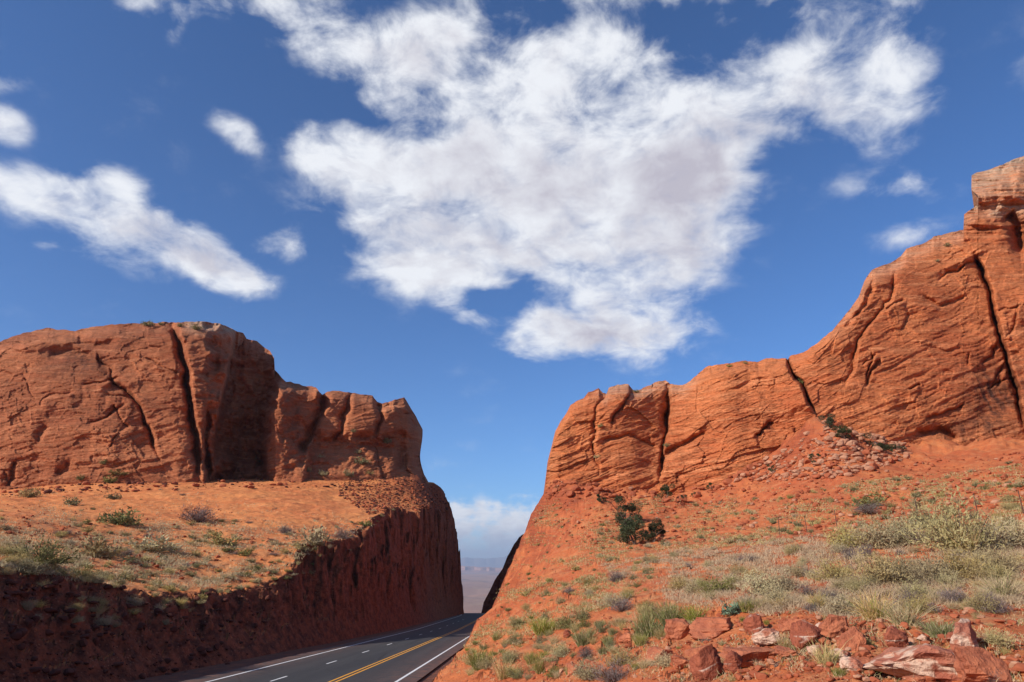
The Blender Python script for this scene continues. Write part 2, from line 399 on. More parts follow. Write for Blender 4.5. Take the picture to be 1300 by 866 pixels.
# ------------------------------------------------------------------ cliffs
def resample(pts, step):
    pts = np.array(pts, float); seg = np.hypot(*np.diff(pts, axis=0).T); s = np.concatenate([[0], np.cumsum(seg)])
    q = np.arange(0, s[-1], step)
    return np.interp(q, s, pts[:, 0]), np.interp(q, s, pts[:, 1])
def cliff(name, mat, sky, foot, tfun, back, n_rows=230, step=1.0, rough=1.1, pale=None, varn=None, shift=None, drop_dir=(0, 1)):
    px, top = resample(sky, step)
    top = top + fbm(px * .09, 0 * px, 4.2, 4) * rough
    bot = np.interp(px, [f[0] for f in foot], [f[1] for f in foot]) + 45
    s = np.linspace(0, 1, n_rows)[:, None]
    PX = np.broadcast_to(px[None], (n_rows, len(px))).copy(); PY = bot[None] + (top - bot)[None] * s
    hi = sstep(.86, 1.0, s)                                             # roll the crest over
    if shift: PXs = PX + shift(PX, PY)
    else: PXs = PX
    T = tfun(PX, PY, PX * 0 + s, bot[None] - 45, top[None])
    V = P(PXs, PY, T)
    rows = [V.reshape(n_rows, -1, 3)]
    top3 = rows[0][-1]
    att_p = [pale(PX, PY, top[None]) if pale else PX * 0]; att_v = [varn(PX, PY) if varn else PX * 0]
    dd = np.array([drop_dir[0], drop_dir[1], 0.0])
    hh = np.maximum(top3[:, 2] + 30, 0)
    for k, (d, z) in enumerate(((.012, 0.004), (.04, .012), (.10, .03), (.25, .09), (.5, .22), (.8, .5), (1.0, 1.0))):
        q = top3 + dd * back * d - np.array([0, 0, 1.0]) * (hh * z)[:, None]
        q = q + np.stack([fbm(q[:, 0] * .1, q[:, 1] * .1, k + 2.5, 3)] * 3, -1) * (.0 if k < 2 else .6)
        rows.append(q[None]); att_p.append(np.full((1, len(px)), .6)); att_v.append(np.zeros((1, len(px))))
    G = np.concatenate(rows, 0)
    F = grid_faces(G.shape[0], G.shape[1])
    o = mesh_np(name, G.reshape(-1, 3), F, [mat], smooth=True, attrs={'pale': np.concatenate(att_p, 0), 'varnish': np.concatenate(att_v, 0)})
    return tag(o, kind='structure')
def crack(PX, PY, pts, w, a, side_step=0.0, sw=25.0):
    jx = fbm(PX * .05, PY * .05, 9.9, 3) * 4
    d, pos, sd = polydist(PX + jx, PY + jx * .3, pts)
    taper = sstep(0, .12, pos) * sstep(1.0, .85, pos) * .8 + .2
    r = a * np.exp(-(d / w) ** 2) * taper
    if side_step: r = r + side_step * np.where(sd > 0, 1, 0) * np.exp(-(d / sw) ** 2) * taper
    return r
def relief(PX, PY, tilt, amp, seed, sc=1.0):
    """bedding ledges along a tilted direction + blocks + rough noise; px units"""
    wx = PX + fbm(PX * .008, PY * .008, seed, 3) * 20; wy = PY + fbm(PX * .008 + 40, PY * .008, seed + 2, 3) * 9
    ca, sa = math.cos(tilt), math.sin(tilt)
    a = (wx * ca + wy * sa) * sc; b = (-wx * sa + wy * ca) * sc
    L1 = perlin(a * .006, b * .055, seed); L2 = perlin(a * .012, b * .14, seed + 5); L3 = perlin(a * .03, b * .32, seed + 9)
    def terr(n, q):                                                     # soft steps = ledges with under-cuts
        m = n * q; f = np.floor(m); return (f + sstep(.32, .68, m - f)) / q
    m1 = .35 + .85 * sstep(-.35, .35, fbm(PX * .007, PY * .009, seed + 50, 3))
    m2 = .30 + .70 * sstep(-.3, .3, fbm(PX * .011, PY * .013, seed + 60, 3))
    r = (terr(L1, 3.0) * 1.0 + terr(L2, 2.5) * .62) * m1 + L3 * .42 * m2
    e, c, c2 = voro(a * .013 + 3, b * .026)
    r = r + (c - .5) * 1.7 * m2 + .5 * (1 - sstep(0, .05, e)) * (c2 > .7)
    e, c, c2 = voro(a * .05 + 9, b * .14 + 4)
    mask = sstep(-.1, .35, fbm(PX * .012, PY * .012, seed + 20, 3))
    r = r + mask * ((c - .5) * .95 + .25 * (1 - sstep(0, .1, e)))
    r = r + fbm(PX * .012, PY * .014, seed + 30, 3) * 1.9 + ridge(PX * .009, PY * .012, seed + 33, 2) * 1.0 + fbm(PX * .06, PY * .12, seed + 31, 4) * .35 + fbm(PX * .22, PY * .3, seed + 35, 3) * .2
    e, c, c2 = voro(a * .028 + 5, b * .065 + 8)                          # angular joint blocks, each face turned its own way
    r = r + m2 * ((c - .5) * 1.3 + .35 * (1 - sstep(0, .06, e)))
    r = r + perlin(a * .02, b * .6, seed + 70) * .22
    return -r * amp

SKY_R = [(676,676),(682,658),(688,640),(691,619),(695,587),(701,564),(705,547),(711,536),(718,527),(724,514),(741,505),(747,498),(760,493),(765,499),(770,501),(773,493),(785,488),(798,488),(801,495),(814,495),(825,489),(831,485),
    (845,483),(851,488),(866,489),(877,483),(889,472),(900,464),(925,461),(946,458),(961,460),(974,455),(998,455),(1000,457),(1003,452),(1023,446),(1038,435),(1057,419),(1070,404),(1082,388),(1090,377),(1097,357),(1107,342),
    (1134,332),(1144,324),(1151,315),(1171,310),(1187,300),(1207,295),(1223,292),(1224,272),(1241,260),(1242,222),(1264,212),(1285,203),(1300,198),(1350,188),(1420,180),(1500,186),(1600,230),(1700,300)]
FOOT_R = [(670,690),(700,626),(745,617),(790,620),(840,630),(870,632),(900,620),(950,606),(1000,562),(1050,548),(1100,562),(1140,568),(1200,568),(1300,563),(1700,560)]
def joints(PX, PY, x0, x1, y0, y1, n, ang, seed):
    rng = np.random.default_rng(seed); r = 0
    for k in range(n):
        x = rng.uniform(x0, x1); y = rng.uniform(y0, y1); a = ang + rng.normal() * .22; L = rng.uniform(14, 60); pts = [(x, y)]
        for q in range(4):
            a2 = a + rng.normal() * .3; x += math.cos(a2) * L / 4; y -= math.sin(a2) * L / 4; pts.append((x, y))
        r = r + crack(PX, PY, pts, rng.uniform(1.1, 1.8), rng.uniform(.6, 1.5), rng.choice([-1, 1]) * rng.uniform(.3, 1.0), 16)
    return r
def t_right(PX, PY, s, bot, top):
    base = np.interp(PX, [670, 690, 720, 800, 900, 1000, 1050, 1100, 1250, 1400, 1700], [133, 129, 127, 125, 124, 120, 119, 118, 119, 118, 122])
    h = np.maximum(bot - PY, -60)
    t = base + h * .055 + (h / 300) ** 2 * 14
    t = t + 3.5 * sstep(.90, 1.0, s) ** 2
    t = t + relief(PX, PY, R(-22), .44, 2.2)
    # rounded buttresses
    t = t - 3.0 * np.cos((PX - 920) / 100 * math.pi) * sstep(1040, 980, PX) * sstep(760, 860, PX)
    t = t + crack(PX, PY, [(845,484),(848,515),(846,545),(842,575),(838,612)], 2.6, 2.6, 1.2) + 3.5 * np.exp(-((PX - 846) / 6) ** 2 - ((PY - 530) / 17) ** 2)
    t = t + crack(PX, PY, [(1000,455),(1007,474),(1016,484),(1024,500),(1032,522)], 2.2, 4.5, -2.4, 40)
    t = t + crack(PX, PY, [(1236,322),(1247,345),(1257,375),(1270,430),(1285,480),(1302,550)], 3.0, 6.0, 2.4, 60)
    t = t + crack(PX, PY, [(1278,272),(1290,285),(1298,325)], 8, 6)
    t = t + crack(PX, PY, [(1108,350),(1100,385),(1062,425)], 3, 1.3)
    t = t + crack(PX, PY, [(1140,345),(1130,380),(1090,430),(1075,490)], 2.6, 1.3, .9)
    t = t + crack(PX, PY, [(1170,375),(1195,390),(1230,375)], 3, 1.3)
    t = t + crack(PX, PY, [(770,500),(757,520),(752,560),(762,600)], 2.0, 1.1, .9)
    t = t + crack(PX, PY, [(802,497),(785,520),(776,540)], 2.0, 1.3, -.8)
    t = t + crack(PX, PY, [(765,560),(800,552),(835,570)], 2.5, 1.0)
    t = t + crack(PX, PY, [(900,545),(850,575),(838,590)], 4, 2.0)
    t = t + crack(PX, PY, [(1165,552),(1195,545),(1215,560)], 4.5, 2.4)
    t = t + crack(PX, PY, [(1100,490),(1108,470),(1118,455)], 2.5, 1.8)
    t = t + sstep(1200, 1225, PX) * sstep(320, 290, PY) * (perlin(PX * .01, PY * .22, 3.3) * .9 + perlin(PX * .03, PY * .5, 5.3) * .5 + fbm(PX * .05, PY * .06, 8, 3) * .9)
    # overhanging blocks of the summit
    t = t - 3.0 * sstep(1232, 1240, PX) * sstep(262, 252, PY) - 1.5 * sstep(1224, 1228, PX) * sstep(292, 284, PY)
    t = t + joints(PX, PY, 700, 1300, 380, 600, 13, R(68), 4) + joints(PX, PY, 1080, 1300, 300, 540, 8, R(32), 5)
    t = t + 7.0 * sstep(710, 676, PX)
    return t
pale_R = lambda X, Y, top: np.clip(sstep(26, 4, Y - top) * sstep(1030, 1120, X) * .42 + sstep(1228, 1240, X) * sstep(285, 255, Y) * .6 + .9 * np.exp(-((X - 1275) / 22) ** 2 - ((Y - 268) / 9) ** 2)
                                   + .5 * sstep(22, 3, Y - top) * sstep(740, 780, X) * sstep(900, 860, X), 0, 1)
varn_R = lambda X, Y: np.clip(np.exp(-((X - 1262) / 38) ** 2 - ((Y - 505) / 42) ** 2) * .85 + np.exp(-((X - 1215) / 60) ** 2 - ((Y - 542) / 14) ** 2) * .6, 0, 1)
def shift_R(X, Y): return -8.5 * sstep(1228, 1242, X) * sstep(1262, 1243, X) * sstep(250, 240, Y)
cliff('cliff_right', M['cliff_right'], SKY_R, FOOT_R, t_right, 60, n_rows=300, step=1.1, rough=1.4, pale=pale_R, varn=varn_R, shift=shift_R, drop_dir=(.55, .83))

SKY_L = [(-420,560),(-300,505),(-200,480),(-120,458),(-60,446),(0,433),(29,423),(63,416),(69,418),(95,420),(115,416),(150,411),(173,411),(188,408),(196,410),(214,409),(231,409),(260,408),(280,411),(294,417),(300,420),(309,423),
    (313,430),(326,433),(343,446),(348,456),(349,471),(363,484),(387,490),(401,492),(409,501),(415,497),(438,497),(459,501),(473,502),(479,511),(485,513),(502,507),(513,505),(519,514),(531,534),(537,546),(539,575),(541,603),(548,620),(556,650)]
FOOT_L = [(-420,640),(-200,630),(0,622),(100,615),(250,614),(340,612),(400,606),(450,612),(500,618),(560,640)]
def t_left(PX, PY, s, bot, top):
    jb = fbm(PX * .035, PY * .035, 61, 4) * 13 * np.exp(-((PX - 275) / 60) ** 2)
    base = np.interp(PX + jb, [-420, -100, 0, 150, 225, 262, 300, 335, 350, 400, 450, 500, 540, 560], [165, 160, 158, 161, 164, 167, 183, 190, 184, 186, 190, 196, 205, 212])
    h = np.maximum(bot - PY, -60)
    t = base + h * .085 + (h / 200) ** 2 * 9
    t = t + 3.5 * sstep(.88, 1.0, s) ** 2
    t = t + relief(PX, PY, R(-11), .47, 8.4, 1.15)
    # the wedge shaped pillar beside the deep recess: stands forward above, tapers to a point below
    rb = np.interp(PY, [408, 430, 470, 510, 540, 612], [300, 296, 290, 281, 274, 270])
    lb = np.interp(PY, [408, 450, 500, 560, 612], [222, 234, 242, 250, 256])
    pil = sstep(lb - 2, lb + 5, PX) * sstep(rb + 2, rb - 3, PX)
    jag = fbm(PX * .05, PY * .05, 77, 4) * 9
    re_ = np.interp(PY, [420, 446, 480, 520, 560, 612], [345, 352, 358, 342, 336, 334])
    inrec = sstep(rb - 2, rb + 3, PX + jag * .3) * sstep(re_ + 6, re_ - 14, PX + jag)
    t = t + 14 * inrec * sstep(414, 436, PY + jag) * (1 - .35 * sstep(565, 605, PY + jag)) + inrec * (fbm(PX * .04, PY * .03, 41, 4) * 4 + ridge(PX * .03, PY * .05, 43, 3) * 1.2)
    t = t - 4.5 * pil * sstep(560, 470, PY) + 5.0 * pil * sstep(500, 560, PY) * sstep(258, 266, PX)
    # sunlit shoulder to the right of the recess, with a slanting left edge
    sh_l = np.interp(PY, [480, 520, 560, 612], [352, 338, 334, 336])
    t = t - 5.5 * sstep(sh_l - 4, sh_l + 6, PX) * sstep(402, 392, PX - (560 - PY) * .18 + 0) * sstep(484, 500, PY)
    t = t + crack(PX, PY, [(218,414),(228,440),(236,470),(240,505),(246,550),(254,614)], 4, 7.5, 0)
    t = t + crack(PX, PY, [(264,520),(261,560),(265,614)], 3, 5)
    t = t + crack(PX, PY, [(138,480),(160,496),(178,515),(188,545),(202,580)], 2.6, 3.4, 1.8, 30)
    t = t + crack(PX, PY, [(60,450),(90,445),(130,460),(145,480)], 7, 2.8)
    t = t + crack(PX, PY, [(95,430),(120,440),(150,432)], 6, 2.0)
    t = t + crack(PX, PY, [(22,585),(15,600),(8,620)], 3, 1.6)
    t = t + crack(PX, PY, [(60,540),(45,560)], 5, 1.4)
    t = t + crack(PX, PY, [(88,586),(75,605)], 4, 1.5)
    t = t + crack(PX, PY, [(412,500),(402,530),(390,560),(380,575)], 5, 7.0, 0)
    t = t + crack(PX, PY, [(446,500),(440,525),(432,548),(420,560)], 3.4, 3.5, .9)
    t = t + crack(PX, PY, [(480,512),(482,530),(478,555)], 3.0, 3.4, -.9)
    t = t + crack(PX, PY, [(512,545),(508,570),(512,600)], 7, 4.0)
    t = t + crack(PX, PY, [(390,562),(430,560),(470,566),(505,570)], 3, .8)
    # ledge below the blocks
    t = t + 10 * np.clip((612 + jag * .8 - PY) / 58, 0, 1) ** 1.4 * sstep(352, 392, PX + jag) - 6 * sstep(570, 545, PY + jag * .6) * sstep(395, 410, PX + jag * .5) * sstep(530, 515, PX)
    t = t + joints(PX, PY, 0, 520, 440, 600, 15, R(-62), 6) + joints(PX, PY, 0, 520, 430, 590, 8, R(14), 7)
    t = t + 9 * sstep(526, 545, PX)
    return t
pale_L = lambda X, Y, top: np.clip(sstep(24, 3, Y - top) * (sstep(225, 245, X) * sstep(310, 290, X) * .75 + .10), 0, 1)
varn_L = lambda X, Y: np.clip(np.exp(-((X - 105) / 45) ** 2 - ((Y - 458) / 22) ** 2) * .7, 0, 1)
def shift_L(X, Y): return -6.0 * sstep(505, 535, X) * np.exp(-((Y - 582) / 22) ** 2)
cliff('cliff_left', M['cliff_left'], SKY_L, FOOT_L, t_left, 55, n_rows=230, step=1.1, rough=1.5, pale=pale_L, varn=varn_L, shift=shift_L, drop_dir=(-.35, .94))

# the outer wall of the bend at the far end of the cutting
SKY_F = [(606,796),(610,783),(614,765),(621,752),(628,737),(638,722),(644,707),(653,691),(659,682),(667,677),(690,668),(720,655)]
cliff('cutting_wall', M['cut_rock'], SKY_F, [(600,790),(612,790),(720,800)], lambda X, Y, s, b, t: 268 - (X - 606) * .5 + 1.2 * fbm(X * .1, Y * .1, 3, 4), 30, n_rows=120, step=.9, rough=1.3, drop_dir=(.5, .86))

# ------------------------------------------------------------------ road
def ribbon(name, off0, off1, y0, y1, lift, mat, step=1.5, parent=None, n=2):
    ys = np.arange(y0, y1 + .01, min(step, (y1 - y0) / 2))
    rows = []
    for f in np.linspace(0, 1, n):
        o = off0 + (off1 - off0) * f
        rows.append(np.stack([roadx(ys) + o, ys, roadz(ys) + lift], -1))
    V = np.stack(rows, 1)
    ed = np.broadcast_to(np.abs(np.linspace(0, 1, n) * 2 - 1)[None], (len(ys), n)) ** 3
    return mesh_np(name, V.reshape(-1, 3), grid_faces(len(ys), n), [mat], parent, attrs={'edge': ed})
m, nt, bs = material('asphalt')
pos = nt.add('ShaderNodeNewGeometry').outputs['Position']
st = nt.mapping(pos, rot=(0, 0, R(-1)), scale=(1.0, .03, 1))
wear = nt.noise(st, .9, 4, .6); grit = nt.noise(pos, 30, 4, .7); blot = nt.noise(pos, .3, 5, .6)
c = nt.mix(nt.mapr(wear, .35, .65), (.034, .033, .034), (.050, .048, .048))
c = nt.mix(nt.mapr(blot, .55, .7, 0, .4), c, (.036, .034, .035))
c = nt.mix(nt.mapr(grit, .5, .75, 0, .35), c, (.11, .10, .095))
crk = nt.voronoi(nt.mapping(nt.vmath('ADD', pos, nt.vmath('SCALE', nt.vmath('SUBTRACT', nt.add('ShaderNodeTexNoise').outputs['Color'], (.5, .5, .5)), scale=1.2)), scale=(.28, .10, 0)), 1.0, 'DISTANCE_TO_EDGE').outputs['Distance']
c = nt.mix(nt.mapr(crk, 0, .010, .75, 0), c, (.014, .013, .013))
tyre = nt.mapr(nt.noise(nt.mapping(pos, scale=(.9, .008, 1)), 1.0, 2), .46, .6, 0, .35); c = nt.mix(tyre, c, (.030, .029, .030))
dust = nt.math('MULTIPLY', nt.attr('edge'), nt.mapr(nt.noise(pos, 1.6, 6, .7), .35, .6)); c = nt.mix(nt.math('MULTIPLY', dust, .75), c, (.24, .10, .06))
nt.l.new(c, bs.inputs['Base Color']); bs.inputs['Roughness'].default_value = .8; bs.inputs['Specular IOR Level'].default_value = .3
nt.l.new(nt.bump(grit, .5, .01), bs.inputs['Normal'])
M['asphalt'] = m
def paint(name, col):
    m, nt, bs = material(name)
    pos = nt.add('ShaderNodeNewGeometry').outputs['Position']
    w = nt.mapr(nt.noise(pos, 9, 5, .7), .56, .72, 0, .8)
    nt.l.new(nt.mix(w, col, (.08, .075, .07)), bs.inputs['Base Color']); bs.inputs['Roughness'].default_value = .7
    return m
M['white_paint'] = paint('white_road_paint', (.75, .74, .72)); M['yellow_paint'] = paint('yellow_road_paint', (.80, .36, .04))
road = tag(ribbon('road', -9.0, 4.9, -60, 330, 0, M['asphalt'], n=30), kind='structure')
ribbon('edge_line', 3.62, 3.80, -60, 300, .004, M['white_paint'], parent=road)
ribbon('edge_line', -7.45, -7.27, -60, 300, .004, M['white_paint'], parent=road)
ribbon('centre_line', -.27, -.12, -60, 300, .004, M['yellow_paint'], parent=road)
ribbon('centre_line', .12, .27, -60, 300, .004, M['yellow_paint'], parent=road)
for k in range(17):
    y = -16.5 + 12.2 * k
    ribbon('lane_dash', -3.82, -3.68, y, y + 3.05, .004, M['white_paint'], parent=road)
# gravel verge under and beside the asphalt
m, nt, bs = material('gravel_verge')
pos = nt.add('ShaderNodeNewGeometry').outputs['Position']
g = nt.voronoi(pos, 9); gc = nt.add('ShaderNodeSeparateColor'); nt.l.new(g.outputs['Color'], gc.inputs[0])
c = nt.mix(gc.outputs[0], (.20, .075, .045), (.10, .05, .038)); c = nt.mix(nt.mapr(nt.noise(pos, 1, 5), .5, .65), c, (.24, .085, .045))
nt.l.new(c, bs.inputs['Base Color']); nt.l.new(nt.bump(g.outputs['Distance'], .8, .06), bs.inputs['Normal'])
M['verge'] = m
tag(ribbon('road_verge', -24.0, 7.0, -60, 330, -.12, M['verge'], n=24), kind='structure')

# ------------------------------------------------------------------ far ground, mesas, mountains
m, nt, bs = material('desert_plain')
pos = nt.add('ShaderNodeNewGeometry').outputs['Position']
st = nt.mapping(pos, scale=(1, .9, 1))
a = nt.noise(st, .00035, 8, .6, .4); b = nt.noise(pos, .003, 6, .6)
c = nt.mix(nt.mapr(a, .4, .6), (.36, .19, .12), (.25, .15, .11)); c = nt.mix(nt.mapr(b, .5, .65, 0, .5), c, (.40, .26, .17))
c = nt.mix(nt.mapr(nt.noise(st, .0011, 7, .6), .56, .62, 0, .8), c, (.15, .10, .08))
nt.l.new(c, bs.inputs['Base Color'])
M['plain'] = m
az = np.radians(np.concatenate([np.linspace(-180, -12, 60, endpoint=False), np.linspace(-12, 12, 240), np.linspace(13, 180, 60)]))
rr = np.concatenate([[1, 60, 150, 255], np.linspace(290, 1500, 40), np.exp(np.linspace(math.log(1560), math.log(60000), 150))])
A, RR = np.meshgrid(az, rr); X = RR * np.sin(A); Y = RR * np.cos(A)
Z = np.interp(RR, [0, 255, 300, 400, 700, 1500, 60000], [-32, -32, -34, -56, -130, -285, -300])
Z = Z + np.where(RR > 300, fbm(X * .004, Y * .004, 1, 4) * 9 * sstep(300, 700, RR), 0) + fbm(X * .0003, Y * .0003, 2, 4) * 22 * sstep(2500, 6000, RR)
e = ridge(X * .00022, Y * .00022, 5, 3); Z = Z - sstep(1.15, 1.5, e) * 45 * sstep(4000, 9000, RR)
tag(mesh_np('ground', np.stack([X, Y, Z], -1).reshape(-1, 3), grid_faces(len(rr), len(az)), [M['plain']], smooth=True), kind='structure')
def farrange(name, dist, hfun, depth, mat, a0, a1):
    az = np.radians(np.linspace(a0, a1, 500))
    prof = [(-.25, 0), (-.12, .22), (-.05, .42), (-.02, .9), (0, 1), (.3, 1.0), (.7, .96), (1, 0)]
    rows = []
    for d, h in prof:
        r = dist + depth * d + fbm(az * 60, 0 * az, d, 4) * depth * (.12 if d < .5 else .02)
        hh = hfun(az) * h
        rows.append(np.stack([r * np.sin(az), r * np.cos(az), -302 + hh], -1))
    V = np.stack(rows, 0)
    return tag(mesh_np(name, V.reshape(-1, 3), grid_faces(len(prof), len(az)), [mat], smooth=False), kind='structure')
M['mesa'] = rock_mat('far_mesa', (.42, .22, .15), (.28, .13, .10), (.50, .31, .22), 0, strata_scale=.04)
M['mount'] = simple_mat('far_mountain', (.16, .12, .10), (.10, .08, .07), .0006)
farrange('mesa', 24000, lambda a: 150 + 60 * sstep(-.1, .5, fbm(a * 26, 0 * a, 3.3, 3)) + 25 * sstep(0, .2, fbm(a * 70, 0 * a, 1.3, 2)), 5000, M['mesa'], -60, 60)
farrange('mountains', 50000, lambda a: 640 + 330 * fbm(a * 9 + 2, 0 * a, 7.3, 5), 8000, M['mount'], -60, 60)

# ------------------------------------------------------------------ finding the ground
PXC = np.arange(-80, 1400, 4.0); TT = np.exp(np.linspace(math.log(6.5), math.log(235), 520))
_A, _B, _C = None, None, None
def _table():
    az = (PXC - 650) / FPX / 1.05
    tab = []
    XX = TT[None] * np.sin(np.arctan(az))[:, None]; YY = TT[None] * np.cos(np.arctan(az))[:, None]
    ZZ = H(XX, YY)
    # project every ground sample back to picture rows and columns
    yc = YY * CP + ZZ * SP; zc = -YY * SP + ZZ * CP
    return XX / yc * FPX + 650, 433 - zc / yc * FPX, XX, YY
TPX, TPY, TX, TY = _table()
RUN = np.minimum.accumulate(TPY, axis=1)
def ground(px, py):
    """arrays of picture positions -> world points on the visible ground"""
    px = np.atleast_1d(np.asarray(px, float)); py = np.atleast_1d(np.asarray(py, float))
    out = np.full((len(px), 3), np.nan)
    mid = TPX[:, 200]
    for i in range(len(px)):
        c = int(np.argmin(np.abs(mid - px[i])))
        for _ in range(3):
            row = RUN[c]; k = int(np.searchsorted(-row, -py[i]))
            if k >= len(row): break
            err = px[i] - TPX[c, k]; dc = int(round(err / 4.2))
            if dc == 0: break
            c = min(max(c + dc, 0), len(PXC) - 1)
        if k < len(row) and k > 0: out[i, :2] = (TX[c, k] + (px[i] - TPX[c, k]) / FPX * TY[c, k], TY[c, k])
    ok = ~np.isnan(out[:, 0])
    out[ok, 2] = H(out[ok, 0], out[ok, 1])
    return out
def inpoly(x, y, poly):
    r = False; n = len(poly)
    for i in range(n):
        (a, b), (c, d) = poly[i], poly[(i + 1) % n]
        if (b > y) != (d > y) and x < (c - a) * (y - b) / (d - b) + a: r = not r
    return r
def sample_poly(poly, n, rng, weight=None):
    xs = [p[0] for p in poly]; ys = [p[1] for p in poly]; out = []
    while len(out) < n:
        x = rng.uniform(min(xs), max(xs)); y = rng.uniform(min(ys), max(ys))
        if inpoly(x, y, poly) and (weight is None or rng.random() < weight(x, y)): out.append((x, y))
    return out

# ------------------------------------------------------------------ plant meshes
def blades(base, dirn, length, width, rng, bend=0.0, segs=1):
    """thin tapering blades; returns V, quads, tris"""
    n = len(base); d = dirn / np.linalg.norm(dirn, axis=1)[:, None]
    r = rng.normal(size=(n, 3)); s = np.cross(d, r); s /= np.linalg.norm(s, axis=1)[:, None] + 1e-9
    L = np.broadcast_to(length, (n,))[:, None]; W = np.broadcast_to(width, (n,))[:, None]
    bd = rng.normal(size=(n, 3)) * bend; bd[:, 2] = -np.abs(bd[:, 2]) - bend * .6
    V = []; 
    for k in range(segs):
        f = k / segs; c = base + d * L * f + bd * L * f * f; w = W * (1 - .5 * f) * .5
        V += [c - s * w, c + s * w]
    V.append(base + d * L + bd * L)
    m = 2 * segs + 1
    V = np.stack(V, 1).reshape(-1, 3); o = np.arange(n)[:, None] * m
    q = [o + np.array([[2*k, 2*k+1, 2*k+3, 2*k+2]]) for k in range(segs - 1)]
    t = o + np.array([[2*segs-2, 2*segs-1, 2*segs]])
    return V, (np.concatenate(q) if q else np.zeros((0, 4), int)), t
def join(parts):
    V = []; F = []; MI = []; off = 0
    for (v, q, t), mi in parts:
        V.append(v)
        for f in (q, t):
            if len(f): F.append(f + off); MI.append(np.full(len(f), mi))
        off += len(v)
    quads = [(f, m) for f, m in zip(F, MI) if f.shape[1] == 4]; tris = [(f, m) for f, m in zip(F, MI) if f.shape[1] == 3]
    Fs = []; Ms = []
    for g in (quads, tris):
        if g: Fs.append(np.concatenate([a for a, _ in g])); Ms.append(np.concatenate([b for _, b in g]))
    return np.concatenate(V), Fs, np.concatenate(Ms)
def dome_dirs(n, rng, zmin=.05):
    a = rng.uniform(0, 2 * math.pi, n); z = rng.uniform(zmin, 1, n) ** .8; r = np.sqrt(np.maximum(1 - z * z, 0))
    return np.stack([r * np.cos(a), r * np.sin(a), z], -1)
def shrub_mesh(name, rng, leaves, leaf, hfac, mats, stems=36, lw=.28, open_=.0, up=.6):
    d = dome_dirs(stems, rng); lob = 1 + .28 * fbm(d[:, 0] * 1.6 + rng.uniform(0, 50), d[:, 1] * 1.6, d[:, 2] * 1.6, 2)
    tip = d * np.array([.5, .5, hfac]) * lob[:, None] * rng.uniform(.75, 1.1, stems)[:, None]
    base = rng.normal(size=(stems, 3)) * .03; base[:, 2] = -.04
    sv = blades(base, tip - base, np.linalg.norm(tip - base, axis=1), .016, rng, .05, 3)
    si = rng.integers(0, stems, leaves); f = rng.beta(2.6, 1.1, leaves) * (1 - open_) + open_ * rng.uniform(.3, 1, leaves)
    f = np.where(rng.random(leaves) < .28, rng.uniform(.08, .7, leaves), f)
    pos = base[si] + (tip - base)[si] * f[:, None] + rng.normal(size=(leaves, 3)) * (.035 + .045 * f[:, None])
    pos[:, 2] = np.abs(pos[:, 2])
    dr = rng.normal(size=(leaves, 3)) * .7 + d[si] * .6 + np.array([0, 0, up])
    lv = blades(pos, dr, rng.uniform(.6, 1.3, leaves) * leaf, leaf * lw, rng, .1, 1)
    V, F, MI = join([(sv, 1), (lv, 0)])
    o = mesh_np(name, V, F, mats, mi=MI)
    return o
def grass_mesh(name, rng, n, mats, spread=.16, lean=.55, width=.011, h=(.45, 1.0), bend=.22):
    a = rng.uniform(0, 2 * math.pi, n); r = np.sqrt(rng.uniform(0, 1, n)) * spread
    base = np.stack([r * np.cos(a), r * np.sin(a), np.full(n, -.03)], -1)
    l = rng.normal(size=(n, 2)) * lean * .5 + base[:, :2] / spread * lean * .6
    d = np.concatenate([l, np.ones((n, 1))], 1)
    v = blades(base, d, rng.uniform(h[0], h[1], n), width, rng, bend, 3)
    V, F, MI = join([(v, 0)])
    if len(mats) > 1: MI = np.where(np.concatenate([np.repeat(0, 0), rng.random(len(MI))]) < .22, 1, 0)
    return mesh_np(name, V, F, mats, mi=MI)
PROTO = {}
def reg(kind, name, maker, count):
    PROTO[kind] = []
    for i in range(count):
        o = maker(np.random.default_rng(sum(map(ord, kind)) * 10 + i), i)
        me = o.data; me.name = name; bpy.data.objects.remove(o); PROTO[kind].append(me)
reg('sage', 'sagebrush', lambda r, i: shrub_mesh('sagebrush', r, 2600, .062, .52, [M['sage'], M['sage_stem']], 46, .26), 4)
reg('sage_far', 'sagebrush', lambda r, i: shrub_mesh('sagebrush', r, 420, .13, .50, [M['sage'], M['sage_stem']], 16, .38), 3)
reg('twig', 'dry_bush', lambda r, i: shrub_mesh('dry_bush', r, 1500, .11, .50, [M['grey_twig'], M['sage_stem']], 60, .09, .2, .8), 3)
reg('green', 'green_shrub', lambda r, i: shrub_mesh('green_shrub', r, 1500, .085, .55, [M['green_leaf'], M['sage_stem']], 30, .26, 0, .9), 2)
reg('green_far', 'green_shrub', lambda r, i: shrub_mesh('green_shrub', r, 420, .13, .50, [M['green_leaf'], M['sage_stem']], 16, .4), 2)
reg('blue', 'broad_leaf_plant', lambda r, i: shrub_mesh('broad_leaf_plant', r, 240, .20, .42, [M['blue_leaf'], M['sage_stem']], 16, .55), 1)
reg('straw', 'dry_grass_tuft', lambda r, i: grass_mesh('dry_grass_tuft', r, 260, [M['straw'], M['green_grass']], .17, .6, .011), 4)
reg('grass', 'green_grass_clump', lambda r, i: grass_mesh('green_grass_clump', r, 420, [M['green_grass'], M['straw']], .24, .5, .012, (.4, .8), .15), 3)
